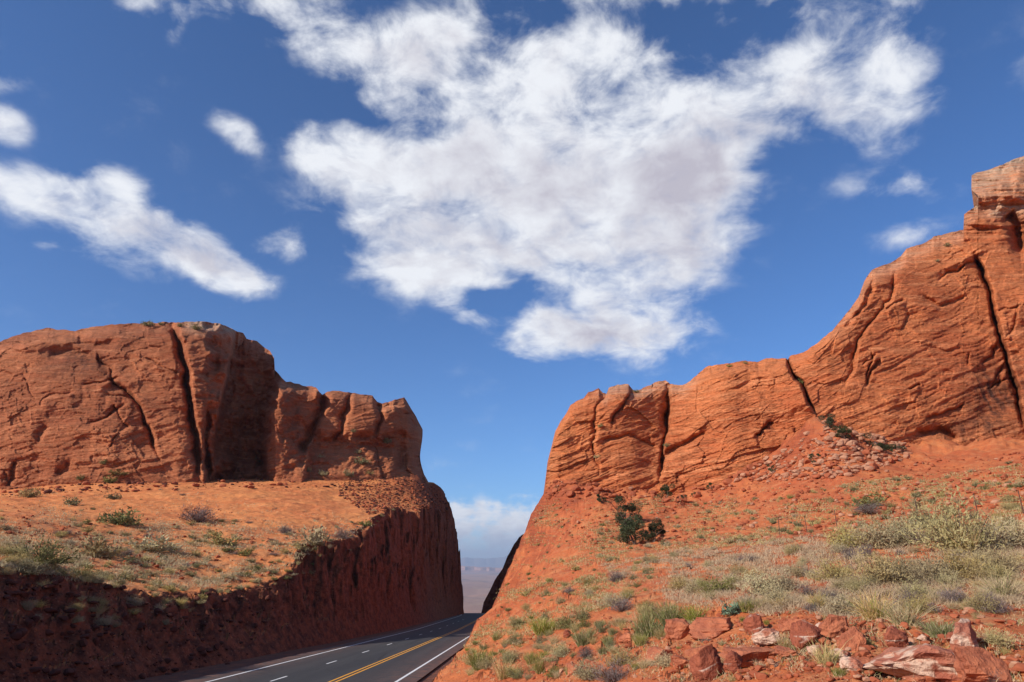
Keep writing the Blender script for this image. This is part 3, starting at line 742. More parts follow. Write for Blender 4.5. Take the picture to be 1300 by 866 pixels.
KIND = {'sage': ('sagebrush', 'shrub', 1.0), 'sage_far': ('sagebrush', 'shrub', 1.0), 'twig': ('dry_bush', 'shrub', 1.0), 'green': ('green_shrub', 'shrub', 1.0),
        'green_far': ('green_shrub', 'shrub', 1.0), 'blue': ('broad_leaf_plant', 'plant', 1.0), 'straw': ('dry_grass_tuft', 'grass tuft', .95), 'grass': ('green_grass_clump', 'grass tuft', 1.0)}
VR = np.random.default_rng(21)
def plant(kind, p, width, label, group=None, hs=1.0):
    me = PROTO[kind][int(VR.integers(0, len(PROTO[kind])))]
    o = bpy.data.objects.new(KIND[kind][0], me); COL.objects.link(o)
    o.location = p; o.rotation_euler = (VR.normal() * .06, VR.normal() * .06, VR.uniform(0, 6.28))
    s = width * KIND[kind][2]; o.scale = (s * VR.uniform(.9, 1.1), s * VR.uniform(.9, 1.1), s * hs)
    return tag(o, label, KIND[kind][1], group)
def place(items, default_group=None):
    g = ground([i[0] for i in items], [i[1] for i in items])
    for it, q in zip(items, g):
        if np.isnan(q[0]): continue
        px, py, w, kind, label = it[:5]; hs = it[5] if len(it) > 5 else 1.0
        t = math.hypot(q[0], q[1])
        k = kind
        if t > 62 and kind in ('sage', 'green'): k = kind + '_far'
        plant(k, q - np.array([0, 0, .02]), w * t / FPX * 1.02, label, it[6] if len(it) > 6 else default_group, hs)

# conspicuous plants, each with a label of its own
LAND = [
 (1222,698,82,'sage','large dark-hearted sagebrush beside the tallest fence post',1.25),
 (1262,697,60,'sage','pale sagebrush just right of the dark-hearted one by the tallest fence post',1.0),
 (1292,694,52,'sage','grey sagebrush at the right edge of the picture above the pale grass',1.2),
 (1078,698,54,'sage','grey-green sagebrush at the left end of the dark row below the fence',.9),
 (1112,696,62,'sage','broad dusty sagebrush in the middle of the dark row below the fence',.95),
 (1143,692,56,'sage','sagebrush with shaded foot at the right end of the dark row below the fence',1.0),
 (1176,668,40,'green','yellow-green rounded shrub between the fence posts',.9),
 (1102,644,44,'green','low bright green mat of a shrub above the fence posts',.6),
 (1103,652,42,'twig','low blue-grey bush directly under the green mat above the fence',.6),
 (965,756,60,'sage','wide grey-green sagebrush above the white streaked red rock',.9),
 (993,752,48,'sage','sagebrush with twiggy grey foot beside a sprawling dry bush',1.0),
 (1028,756,40,'twig','sprawling dark grey dry bush on bare orange sand',.6),
 (1060,738,56,'sage','pale sagebrush left of the long hedge of sagebrush',.9),
 (1112,742,70,'sage','largest bush of the long pale sagebrush hedge on the right hillside',.95),
 (1150,742,60,'sage','silvery bush in the middle of the long sagebrush hedge',1.0),
 (1186,738,54,'sage','darkest bush of the long sagebrush hedge with green tips',1.15),
 (1222,734,58,'sage','bushy sagebrush towards the right end of the long hedge',1.0),
 (1270,733,64,'sage','last wide sagebrush of the long hedge by the right picture edge',.95),
 (1120,695,30,'straw','pale straw tuft growing out of the row of sagebrush below the fence',1.0),
 (1232,704,36,'straw','tall pale straw tuft at the foot of the dark-hearted sagebrush',1.5),
 (822,808,44,'grass','brightest green grass clump left of the smooth red ledge',1.25),
 (852,792,44,'grass','green grass clump behind the smooth red ledge',1.0),
 (884,784,40,'grass','wide green and straw clump behind the middle of the red ledge',.9),
 (950,778,34,'grass','yellow-green clump at the back edge of the red slabs',.8),
 (742,818,36,'grass','yellow-green grass clump above a round grey bush',1.1),
 (744,834,26,'twig','round grey bush below the yellow-green grass clump',.95),
 (790,776,36,'twig','tangled dark grey bush on the bank above the red ledge',.95),
 (776,770,40,'sage','pale sagebrush joined to the tangled dark grey bush',.75),
 (782,740,26,'twig','upright grey-green bush alone on the orange bank below the junipers',1.1),
 (864,750,36,'sage','small pale sagebrush half way down the right slope',.8),
 (722,756,20,'twig','blue-grey bushlet on the bank left of the tangled grey bush',.8),
 (910,752,46,'green','rounded yellow-green shrub below the long pale grass band',.75),
 (932,780,30,'blue','blue-green broad-leaved plant growing on the red slab',.85),
 (780,866,60,'twig','pale lilac-grey dry bush at the bottom edge of the picture',.75),
 (1050,846,40,'straw','tall straw and green tuft between the white patched rocks',1.35),
 (997,828,26,'straw','slim green-straw tuft in front of the flat pale stones',1.5),
 (1098,824,24,'grass','small green tuft sheltering under the dark red blocks',.8),
 (1110,786,60,'straw','broad bleached grass mound above the single white patched rock',.9),
 (1150,794,60,'straw','wide curved mound of bleached grass behind the pale pink boulder',.85),
 (1195,806,40,'grass','green tuft directly behind the pale pink boulder',.8),
 (1262,818,34,'sage','pale bushlet right of the pale pink boulder',.9),
 (1205,756,34,'straw','low pale tuft with grey twigs on bare sand at the right',.8),
 (1180,775,36,'twig','flat grey twiggy bush on the bare orange sand at the right',.5),
 (1262,778,46,'twig','low dead bush under the yellow grass at the right edge',.5),
 (1275,760,50,'straw','yellow grass mound at the right edge above the bare sand',1.0),
 (640,862,44,'straw','pale tuft at the bottom edge beside the road bank',1.0),
 (612,850,44,'grass','dark green clump on the bank nearest the road',1.0),
 (690,806,44,'grass','green clump low on the bank right of the road',.8),
 (720,798,34,'green','olive shrub on the bank above the yellow-green grass clump',.8),
 (655,795,30,'sage','grey-green bush on the bank edge over the road',.8),
 # left terrace
 (155,667,42,'green','rounded olive shrub alone on the orange sand of the left terrace',.9),
 (250,664,54,'twig','dark grey sprawling bush on the open sand of the left terrace',.75),
 (36,632,28,'sage','blue-grey bush at the foot of the left cliff near the picture edge',.7),
 (90,641,22,'green','small olive shrub below the left cliff',.9),
 (146,634,18,'green','lone small green shrub close under the left cliff',.8),
 (395,690,46,'sage','largest grey-green sagebrush on the brink of the road cutting',1.0),
 (435,684,34,'twig','dark bush on the brink of the road cutting by the sand dune',.8),
 (363,678,24,'twig','compact dark bush on the orange dune left of the cutting brink',.8),
 (282,694,40,'sage','grey-green sagebrush on the sand slope of the left terrace',.8),
 (310,706,24,'green','green shrub on the sand slope near the shaded bank',.8),
 (192,702,46,'sage','wide pale sagebrush in the middle of the left terrace',.8),
 (120,708,54,'sage','big grey sagebrush above the shaded left bank',.85),
 (50,716,60,'green','dense green shrub above the shaded bank near the left edge',.8),
 (464,668,22,'green','low green shrub on the brink below the red rubble',.7),
]
place([(a, b, c * .95, k, l, h) for a, b, c, k, l, h in LAND])

# the many that only differ by place: one label and one group for every zone and kind
ZR1 = [(740,668),(900,640),(1300,585),(1300,668),(1180,660),(1000,690),(900,700),(820,720)]
ZR2 = [(860,700),(1000,690),(1300,680),(1300,775),(1100,785),(940,775),(850,745)]
ZR3 = [(700,640),(800,690),(860,760),(840,866),(560,866),(600,806),(640,750),(664,690)]
ZR4 = [(860,775),(1300,775),(1300,866),(860,866)]
def fill(poly, n, kind, wm, label, group, seed, weight=None, hs=(.7, 1.1)):
    rng = np.random.default_rng(seed); pts = sample_poly(poly, n, rng, weight)
    g = ground([p[0] for p in pts], [p[1] for p in pts])
    for q in g:
        if np.isnan(q[0]) or (roadx(q[1]) - 8 < q[0] < roadx(q[1]) + 5.5): continue
        t = math.hypot(q[0], q[1]); k = kind
        if t > 62 and kind in ('sage', 'green'): k = kind + '_far'
        plant(k, q - np.array([0, 0, .02]), rng.uniform(*wm), label, group, rng.uniform(*hs))
fill(ZR1, 68, 'sage', (.6, 1.4), 'small grey-green sagebrush dotted over the upper red slope', 'sagebrush on the upper right slope', 1)
fill(ZR1, 60, 'green', (.5, 1.2), 'small olive-green shrub dotted over the upper red slope', 'green shrubs on the upper right slope', 2)
fill(ZR1, 60, 'straw', (.5, 1.0), 'small dry grass tuft dotted over the upper red slope', 'grass tufts on the upper right slope', 3)
fill(ZR2, 40, 'sage', (.6, 1.3), 'pale sagebrush crowded in the grassy belt across the right hillside', 'sagebrush in the right grassy belt', 4)
fill(ZR2, 22, 'twig', (.5, 1.0), 'dry grey bush crowded in the grassy belt across the right hillside', 'dry bushes in the right grassy belt', 5)
fill(ZR2, 60, 'straw', (.4, .8), 'pale straw tuft crowded in the grassy belt across the right hillside', 'straw tufts in the right grassy belt', 6)
fill(ZR3, 42, 'sage', (.4, 1.1), 'small sagebrush scattered down the bank right of the road', 'sagebrush on the right road bank', 7)
fill(ZR3, 46, 'green', (.3, .9), 'small green shrub scattered down the bank right of the road', 'green shrubs on the right road bank', 8)
fill(ZR3, 90, 'straw', (.3, .8), 'thin straw tuft scattered down the bank right of the road', 'straw tufts on the right road bank', 9)
fill(ZR3, 48, 'grass', (.4, .9), 'thin green grass clump scattered down the bank right of the road', 'green clumps on the right road bank', 10)
fill(ZR4, 34, 'straw', (.14, .4), 'short straw tuft among the foreground rocks', 'straw tufts among the foreground rocks', 11)
fill(ZR4, 14, 'grass', (.14, .34), 'short green clump among the foreground rocks', 'green clumps among the foreground rocks', 12)
fill(ZR4, 8, 'twig', (.15, .4), 'small grey twig bush among the foreground rocks', 'twig bushes among the foreground rocks', 13)
ZL = [(-10,628),(100,622),(250,622),(330,640),(400,655),(480,640),(470,668),(400,700),(350,730),(250,748),(110,742),(-10,720)]
wl = lambda x, y: .12 + .88 * float(sstep(640, 705, y - (x - 200) * .05 * (x > 200)))
fill(ZL, 84, 'sage', (.7, 1.9), 'grey-green sagebrush scattered over the orange sand of the left terrace', 'sagebrush on the left terrace', 14, wl, (.6, .9))
fill(ZL, 40, 'green', (.6, 1.6), 'olive-green shrub scattered over the orange sand of the left terrace', 'green shrubs on the left terrace', 15, wl, (.6, .9))
fill(ZL, 26, 'twig', (.7, 1.7), 'dark dry bush scattered over the orange sand of the left terrace', 'dry bushes on the left terrace', 16, wl, (.5, .8))
fill(ZL, 40, 'straw', (.6, 1.1), 'dry grass tuft scattered over the orange sand of the left terrace', 'grass tufts on the left terrace', 17, wl)
ZLB = [(-10,725),(120,760),(330,760),(200,800),(-10,800)]
fill(ZLB, 18, 'straw', (.6, 1.2), 'pale tuft clinging to the shaded left road bank', 'tufts on the shaded left bank', 18)
fill(ZLB, 14, 'sage', (.7, 1.4), 'sagebrush clinging to the shaded left road bank', 'sagebrush on the shaded left bank', 19)

ZRIM = [(0,705),(110,732),(330,738),(375,712),(400,686),(450,676),(500,642),(503,656),(450,694),(412,706),(384,736),(330,756),(110,752),(0,722)]
fill(ZRIM, 34, 'sage', (.6, 1.5), 'grey-green sagebrush hanging over the upper edge of the road cutting', 'sagebrush along the cutting edge', 20, None, (.6, .9))
fill(ZRIM, 26, 'green', (.5, 1.3), 'olive shrub hanging over the upper edge of the road cutting', 'green shrubs along the cutting edge', 22, None, (.6, .9))
fill(ZRIM, 22, 'straw', (.5, 1.1), 'dry tuft hanging over the upper edge of the road cutting', 'tufts along the cutting edge', 23)
# plants on the rock itself
def on_cliff(side, px, py):
    sky, foot, tf, back = (SKY_R, FOOT_R, t_right, 0) if side == 'r' else (SKY_L, FOOT_L, t_left, 0)
    top = np.interp(px, [a for a, _ in sky] if side == 'l' else [a for a, _ in sky], [b for _, b in sky]); bot = np.interp(px, [f[0] for f in foot], [f[1] for f in foot])
    pyc = max(py, top + .5); s = (bot + 45 - pyc) / (bot + 45 - top)
    X = np.array([[float(px)]]); Y = np.array([[float(pyc)]])
    t = float(tf(X, Y, np.array([[s]]), np.array([[bot]]), np.array([[top]]))[0, 0])
    p = P(px, pyc, t - .25)
    return p, t
def cliff_plants(lst):
    for side, px, py, w, kind, label in lst:
        p, t = on_cliff(side, px, py); plant(kind, p - np.array([0, 0, .2]), w * t / FPX, label, None, .35 if w > 30 else .9)
cliff_plants([
 ('r',926,465,10,'green_far','dark little shrub on the skyline of the low right ridge'),('r',946,461,7,'green_far','tiny dark shrub on the low right ridge skyline, right of a bigger one'),
 ('r',1017,486,14,'green_far','green shrub lodged in the dark crack of the right cliff'),('r',808,497,9,'green_far','small shrub in the skyline gap between the broken rocks'),
 ('r',1202,312,11,'green_far','lone dark shrub high on the right cliff under the summit block'),('r',1190,331,7,'green_far','tiny shrub on the high right cliff face'),
 ('r',762,541,11,'green_far','shrub in the crack of the leftmost right-hand buttress'),('r',758,580,11,'sage_far','pale shrub low on the leftmost right-hand buttress'),
 ('r',846,566,11,'green_far','shrub at the foot of the deep dark notch of the right cliff'),('r',711,622,15,'green_far','dark shrub at the left foot of the right cliff'),
 ('l',189,413,16,'green_far','dark shrub on the flat top of the left cliff, biggest on the skyline'),('l',204,412,9,'green_far','small dark shrub on the left cliff skyline beside the biggest one'),
 ('l',229,414,10,'green_far','dark shrub at the top of the long crack of the left cliff'),('l',248,418,17,'green_far','low olive shrub on the pale cap of the left cliff'),
 ('l',492,562,15,'green_far','dark green shrub below the notch of the broken left rocks'),('l',458,588,20,'green_far','wide shrub on the ledge of the broken left rocks'),
 ('l',443,604,18,'green_far','dark shrub at the foot of the broken left rocks'),('l',408,580,10,'sage_far','narrow shrub on the ledge below the broken left rocks'),
 ('l',449,548,8,'green_far','tiny shrub on the face of the broken left rocks'),('l',410,603,16,'sage_far','grey shrub at the foot of the broken left rocks'),
 ('l',150,602,36,'green_far','long flat dark shrub on a low shelf of the left cliff'),('l',133,588,14,'green_far','dark shrub just above the low shelf of the left cliff'),
 ('l',102,608,13,'green_far','dark shrub near the foot of the left cliff, left of the low shelf'),('l',140,612,22,'green_far','shrub at the very foot of the left cliff under the shelf'),
 ('l',330,585,14,'green_far','shrub in the shade at the mouth of the deep recess'),('l',455,575,12,'sage_far','pale shrub above the wide ledge shrub on the left rocks'),
 ('l',390,598,13,'green_far','shrub on the slope right of the deep recess'),('l',470,601,12,'sage_far','grey shrub beside the red rubble under the left rocks'),
])

# ------------------------------------------------------------------ juniper trees
def tube(p0, p1, r0, r1, k=6):
    p0 = np.array(p0); p1 = np.array(p1); d = p1 - p0; d = d / np.linalg.norm(d)
    a = np.cross(d, [.3, .9, .1]); a /= np.linalg.norm(a); b = np.cross(d, a)
    th = np.linspace(0, 2 * math.pi, k, endpoint=False)
    c = np.cos(th)[:, None] * a + np.sin(th)[:, None] * b
    V = np.concatenate([p0 + c * r0, p1 + c * r1]); i = np.arange(k); j = (i + 1) % k
    return V, np.stack([i, j, j + k, i + k], -1), np.zeros((0, 3), int)
def juniper(p, width, height, label, seed, clumps=16, leaves=2600, group=None):
    rng = np.random.default_rng(seed)
    e = bpy.data.objects.new('juniper_tree', None); COL.objects.link(e); e.location = p; e.rotation_euler = (0, 0, rng.uniform(0, 6.28)); tag(e, label, 'tree', group)
    parts = []; ends = []
    for s in range(3):
        a = rng.uniform(0, 6.28); q = np.array([0, 0, -.3]); r = .07 * height / 2
        d = np.array([math.cos(a) * .35, math.sin(a) * .35, 1.0])
        for k in range(4):
            q2 = q + d * height * .2 * rng.uniform(.8, 1.2); parts.append((tube(q, q2, r, r * .72), 0))
            for b in range(2):
                aa = rng.uniform(0, 6.28); br = np.array([math.cos(aa), math.sin(aa), rng.uniform(.1, .8)]) * width * rng.uniform(.25, .45)
                q3 = q2 + br; parts.append((tube(q2, q3, r * .5, r * .12, 5), 0)); ends.append(q3)
            q = q2; r *= .72; d = d + rng.normal(size=3) * .3
        ends.append(q)
    V, F, MI = join(parts); mesh_np('trunk', V, F, [M['bark']], parent=e, smooth=True)
    ends = np.array(ends); ends[:, 0] *= width / (np.ptp(ends[:, 0]) + 1e-6) * .8; ends[:, 1] *= width / (np.ptp(ends[:, 1]) + 1e-6) * .8
    ends[:, 2] = ends[:, 2] / ends[:, 2].max() * height * .9
    ends = ends[rng.permutation(len(ends))[:clumps]]; ends[:, 2] = np.maximum(ends[:, 2], height * .12)
    leaves = int(leaves * 2.2); ci = rng.integers(0, len(ends), leaves); g = rng.normal(size=(leaves, 3)); g /= np.linalg.norm(g, axis=1)[:, None]
    rad = rng.uniform(.5, 1.1, len(ends)) * min(width, height) * .22
    pos = ends[ci] + g * (rad[ci] * rng.uniform(.2, 1, leaves) ** .5)[:, None] * np.array([1.1, 1.1, .8])
    lv = blades(pos, g + np.array([0, 0, .5]) + rng.normal(size=(leaves, 3)) * .5, rng.uniform(.10, .2, leaves) * (height / 3) ** .5, .085, rng, .1, 1)
    V, F, MI = join([(lv, 0)]); mesh_np('crown', V, F, [M['juniper']], parent=e)
    return e
def juniper_at(px, py, wpx, hpx, label, seed, side=None, **kw):
    if side: p, t = on_cliff(side, px, py)
    else:
        q = ground([px], [py])[0]; t = math.hypot(q[0], q[1]); p = q
        if np.isnan(t): return
    juniper(Vector(p), wpx * t / FPX, hpx * t / FPX, label, seed, **kw)
juniper_at(806,692,46,38,'broad dark juniper with visible trunk, lower one of the pair on the right slope',1, leaves=3400, clumps=18)
juniper_at(830,688,34,24,'low spreading juniper touching the right side of the broad dark one',14, leaves=2200, clumps=12)
juniper_at(795,668,36,32,'darker juniper with bare branches, upper one of the pair on the right slope',2, leaves=2600, clumps=13)
juniper_at(846,633,24,17,'juniper leaning right at the foot of the cliff above the pair on the slope',3, leaves=1400, clumps=10)
juniper_at(765,640,13,13,'round dark juniper at the left foot of the right cliff',4, leaves=700, clumps=7)
juniper_at(961,568,11,17,'narrow upright juniper against the right cliff left of the rubble mound',5, leaves=800, clumps=8)
juniper_at(933,602,18,13,'juniper low beside the left end of the rubble mound',6, leaves=800, clumps=8)
juniper_at(982,604,11,9,'small dark juniper under the rubble mound on its left side',7, leaves=500, clumps=6)
juniper_at(1034,590,10,11,'small green juniper on the front of the rubble mound',8, leaves=500, clumps=6)
juniper_at(1038,544,24,15,'broad juniper on top of the rubble mound, left of the taller one',9, leaves=1200, clumps=9)
juniper_at(1054,546,18,22,'tallest juniper on top of the rubble mound',10, leaves=1200, clumps=9)
juniper_at(1074,560,20,18,'dark juniper on the right flank of the rubble mound',11, leaves=1200, clumps=9)
juniper_at(1118,574,24,19,'dark juniper right of the rubble mound against the cliff foot',12, leaves=1300, clumps=9)
juniper_at(1141,577,22,14,'low wide juniper further right against the cliff foot',13, leaves=1000, clumps=9)
juniper_at(868,636,16,9,'flat juniper bush in the line of green along the cliff foot, left end',15, leaves=500, clumps=6)
juniper_at(884,632,16,8,'flat juniper bush in the line of green along the cliff foot, middle',16, leaves=500, clumps=6)
juniper_at(902,622,16,9,'flat juniper bush in the line of green along the cliff foot, right end',17, leaves=500, clumps=6)

# ------------------------------------------------------------------ rocks
import bmesh
def ico(sub):
    bm = bmesh.new(); bmesh.ops.create_icosphere(bm, subdivisions=sub, radius=1)
    V = np.array([v.co[:] for v in bm.verts]); F = np.array([[v.index for v in f.verts] for f in bm.faces]); bm.free(); return V, F
ICO4, ICO1, ICO2 = ico(4), ico(1), ico(2)
def rock_verts(rng, base, cuts=13, rough=.05, sq=.35):
    V = base.copy() / (np.abs(base).max(1)[:, None] ** sq)
    for k in range(cuts):
        n = rng.normal(size=3); n /= np.linalg.norm(n); d = rng.uniform(.55, .85); s = V @ n; m = s > d
        V[m] -= (s[m] - d)[:, None] * n * .95
    if rough:
        o = rng.uniform(0, 90); V = V * (1 + rough * fbm(V[:, 0] * 2 + o, V[:, 1] * 2, V[:, 2] * 4, 5))[:, None]
    return V
def boulder(px, py, wpx, hpx, mat, label, seed, depth=.8, tilt=0.0, sink=.25):
    q = ground([px], [py])[0]; t = math.hypot(q[0], q[1]); k = t / FPX; rng = np.random.default_rng(seed)
    red = mat == 'boulder_red'; V = rock_verts(rng, ICO4[0], rough=.14, cuts=9 if red else 13, sq=.85 if red else .35); hpx = hpx * (.62 if red else .82); wpx = wpx * (.76 if wpx < 100 else .92); sink = .5 if red else sink
    V = V / np.ptp(V, axis=0) * np.array([wpx * k, wpx * k * depth, hpx * k * (1 + sink)])
    o = mesh_np('boulder', V, ICO4[1], [M[mat]])
    o.location = (q[0], q[1] + wpx * k * depth * .3, q[2] + hpx * k * .5 * (1 - sink)); o.rotation_euler = (0, tilt, rng.uniform(-.5, .5))
    return tag(o, label, 'rock')
for i, b in enumerate([
 (1205,866,124,42,'boulder_pale','largest pale pink boulder with white faces in the lower right corner'),
 (1234,834,50,38,'boulder_pale','upright pale wedge of rock leaning behind the largest pale boulder'),
 (1266,866,62,44,'boulder_red','dark red rock against the right side of the largest pale boulder'),
 (1216,816,26,12,'boulder_patch','small dark rock with a white top behind the pale wedge'),
 (1143,830,34,28,'boulder_patch','lone dark red rock with a bright white patch and black shadow'),
 (963,806,30,26,'boulder_patch','tilted dark red rock with a white streak at the back of the slabs'),
 (978,818,42,18,'boulder_pale','flat pale stone right below the white streaked rock'),
 (902,866,44,46,'boulder_patch','slanting rock with a long white face at the bottom edge'),
 (934,856,28,26,'boulder_patch','block with a square white patch beside the slanting rock'),
 (1045,806,30,14,'boulder_pale','pale stone topping the dark red blocks'),
 (1044,838,30,15,'boulder_pale','whitish stone below the dark red blocks, left of its twin'),
 (1069,836,28,12,'boulder_pale','long whitish stone below the dark red blocks, right of its twin'),
 (1030,822,44,30,'boulder_patch','white veined red block in the middle of the foreground blocks'),
 (1060,812,52,36,'boulder_red','big angular dark red block in the middle of the foreground blocks'),
 (1088,826,40,40,'boulder_red','steep dark red block at the right end of the foreground blocks'),
 (1008,806,40,24,'boulder_red','low red block between the white streaked rock and the big angular block'),
 (1003,836,34,16,'boulder_red','flat red stone in front of the low red block'),
 (866,812,56,34,'boulder_red','smooth sloping red ledge stone beside the brightest green clump'),
 (914,806,86,26,'boulder_red','wide flat red slab carrying the blue-green plant'),
 (952,846,90,26,'boulder_red','wide flat red slab in front of the flat pale stone'),
 (1102,850,34,18,'boulder_red','small red stone in front of the whitish twins'),
 (890,832,40,16,'boulder_red','thin red slab above the slanting rock with the white face'),
 (868,850,36,22,'boulder_red','rounded red stone left of the slanting rock'),
 (728,858,30,16,'boulder_red','dark stone in the gully at the bottom edge, right one'),
 (700,852,26,14,'boulder_red','dark stone in the gully at the bottom edge, left one'),
 (753,850,26,16,'boulder_red','brown stone between the gully stones and the lilac-grey bush'),
 (720,812,12,10,'boulder_patch','fist-sized pink and white stone above the round grey bush'),
 (1085,856,30,16,'boulder_pale','pink flat stone on the sand below the whitish twins'),
 (840,838,42,18,'boulder_red','flat red stone on the slope left of the slabs'),
 (800,812,34,12,'boulder_red','thin red shelf stone left of the brightest green clump'),
 (1175,815,20,9,'boulder_pale','thin pale stone left of the upright pale wedge'),
 (1165,866,26,10,'boulder_red','small red stone left of the largest pale boulder')]):
    boulder(*b, seed=100 + i * 3, tilt=(-.35 if i in (1, 5, 7) else 0), depth=(.6 if i in (1,) else .85))
# scattered stones nobody could count
def stones(name, label, pts, size, mats, seed, prob=None, zoff=.15):
    rng = np.random.default_rng(seed); g = ground([p[0] for p in pts], [p[1] for p in pts]); Vs = []; Fs = []; MI = []; off = 0
    vars_ = [rock_verts(rng, ICO2[0], 7, .05) for _ in range(8)]; small = [rock_verts(rng, ICO1[0], 5, 0) for _ in range(8)]
    for q in g:
        if np.isnan(q[0]) or (roadx(q[1]) - 8.5 < q[0] < roadx(q[1]) + 5.0): continue
        t = math.hypot(q[0], q[1]); s = size[0] * (size[1] / size[0]) ** (rng.random() ** 1.9)
        big = s * FPX / t > 7
        B, F = (vars_[rng.integers(8)], ICO2[1]) if big else (small[rng.integers(8)], ICO1[1])
        a = rng.uniform(0, 6.28); c, sn = math.cos(a), math.sin(a); Rm = np.array([[c, -sn, 0], [sn, c, 0], [0, 0, 1]])
        V = (B * np.array([1, rng.uniform(.6, 1), rng.uniform(.35, .8)]) * s * .5) @ Rm.T + q + np.array([0, 0, s * zoff])
        Vs.append(V); Fs.append(F + off); MI.append(np.full(len(F), 1 if (len(mats) > 1 and rng.random() < prob) else 0)); off += len(V)
    o = mesh_np(name, np.concatenate(Vs), np.concatenate(Fs), [M[k] for k in mats], mi=np.concatenate(MI))
    return tag(o, kind='stuff', label=label)
rg = np.random.default_rng(77)
S = sample_poly([(1050,526),(1150,568),(1160,582),(1080,606),(1000,612),(930,616),(940,600),(1000,566)], 1500, rg, lambda x, y: 1.0 if (y - 530 > (1050 - x) * .45 + 22 or x > 1045 or abs((y - 530) - (1050 - x) * .45) < 10) else .25)
stones('rock_rubble', 'pale broken stones covering the mound at the foot of the right cliff', S, (.25, 1.5), ['pale_stone', 'stone'], 1, .35)
S = sample_poly([(700,625),(860,632),(930,615),(1150,590),(1300,575),(1300,640),(1000,690),(900,690),(780,700),(672,665)], 2600, rg)
stones('rock_rubble', 'red stones strewn over the upper part of the right slope', S, (.10, .9), ['stone', 'pale_stone'], 2, .15)
S = sample_poly([(430,612),(500,606),(560,622),(572,655),(500,646),(470,655),(430,630)], 2200, rg)
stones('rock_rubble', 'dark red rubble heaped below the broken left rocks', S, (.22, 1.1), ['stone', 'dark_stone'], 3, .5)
S = sample_poly([(560,866),(640,760),(760,700),(1300,680),(1300,866)], 2600, rg, lambda x, y: .25 + .75 * (y > 775))
stones('loose_stones', 'loose small red stones on the nearer right hillside', S, (.025, .26), ['stone', 'pale_stone'], 4, .16)
S = sample_poly([(0,640),(250,640),(420,680),(330,742),(110,738),(0,712)], 700, rg, lambda x, y: 1.0 if (x < 120 and 665 < y < 700) else .35)
stones('loose_stones', 'dark red stones on the sand of the left terrace', S, (.12, .7), ['stone'], 5)
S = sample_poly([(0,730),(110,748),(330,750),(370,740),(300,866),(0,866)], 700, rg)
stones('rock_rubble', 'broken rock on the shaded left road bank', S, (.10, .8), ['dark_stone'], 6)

S = sample_poly([(850,782),(1110,790),(1120,866),(860,866)], 1300, rg)
stones('loose_stones', 'broken chips of red and whitish rock around the foreground boulders', S, (.02, .20), ['stone', 'pale_stone'], 7, .22)
S = sample_poly([(1130,806),(1300,806),(1300,866),(1130,866)], 350, rg)
stones('loose_stones', 'chips of pale and red rock around the largest pale boulder', S, (.02, .12), ['stone', 'pale_stone'], 8, .35)
S = sample_poly([(695,612),(745,608),(850,620),(930,604),(1000,566),(1000,585),(930,624),(850,642),(745,632),(690,640)], 420, rg)
stones('rock_rubble', 'fallen red blocks along the foot of the right cliff', S, (.4, 2.2), ['stone', 'pale_stone'], 9, .12)
S = sample_poly([(0,614),(250,608),(330,606),(430,606),(430,620),(250,622),(0,632)], 420, rg)
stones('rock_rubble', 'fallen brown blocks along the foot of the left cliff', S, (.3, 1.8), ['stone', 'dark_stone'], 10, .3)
# dry grass haze between the plants
def grass_cover(name, label, pts, hgt, per, mats, seed, width=.009):
    rng = np.random.default_rng(seed); g = ground([p[0] for p in pts], [p[1] for p in pts])
    g = g[~np.isnan(g[:, 0])]; g = g[~((g[:, 0] > roadx(g[:, 1]) - 8.5) & (g[:, 0] < roadx(g[:, 1]) + 5))]
    t = np.hypot(g[:, 0], g[:, 1]); b = np.repeat(g, per, 0); tb = np.repeat(t, per)
    b = b + rng.normal(size=b.shape) * np.array([.12, .12, 0]) * (.5 + tb / 40)[:, None]; b[:, 2] -= .02
    d = rng.normal(size=b.shape) * .45; d[:, 2] = 1
    n = len(b); v = blades(b, d, rng.uniform(hgt[0], hgt[1], n), np.maximum(width, tb * .00055), rng, .25, 2)
    V, F, _ = join([(v, 0)]); nf = sum(len(f) for f in F)
    o = mesh_np(name, V, F, [M[m] for m in mats], mi=(rng.random(nf) < .3).astype(int))
    return tag(o, kind='stuff', label=label)
belt = [(760,720),(900,690),(1060,680),(1300,670),(1300,775),(1180,770),(1100,790),(900,775),(840,760)]
S = sample_poly(belt, 5200, rg, lambda x, y: float(np.clip(.35 + 1.2 * fbm(x * .02, y * .05, 3, 3), .03, 1)))
grass_cover('dry_grass', 'dry straw-coloured grass filling the belt across the right hillside', S, (.12, .40), 14, ['straw', 'straw'], 1)
S = sample_poly([(690,640),(900,632),(1300,590),(1300,675),(900,700),(800,760),(640,830),(570,860),(640,750)], 5200, rg, lambda x, y: float(np.clip(.25 + 1.5 * fbm(x * .015, y * .05, 7, 3), .02, 1)))
grass_cover('dry_grass', 'thin dry grass over the upper slope and the road bank on the right', S, (.12, .38), 12, ['straw', 'green_grass'], 2)
S = sample_poly([(600,866),(700,790),(850,770),(1300,760),(1300,866)], 1100, rg, lambda x, y: float(np.clip(.1 + 1.6 * fbm(x * .02, y * .04, 9, 3), .0, 1)))
grass_cover('dry_grass', 'sparse dry grass among the foreground rocks', S, (.05, .22), 9, ['straw', 'green_grass'], 3, .005)
S = sample_poly(ZL, 3600, rg, lambda x, y: float(np.clip(wl(x, y) * (.3 + 1.3 * fbm(x * .02, y * .05, 5, 3)), 0, 1)))
grass_cover('dry_grass', 'thin dry grass over the sand of the left terrace', S, (.18, .5), 8, ['straw', 'sage'], 4)

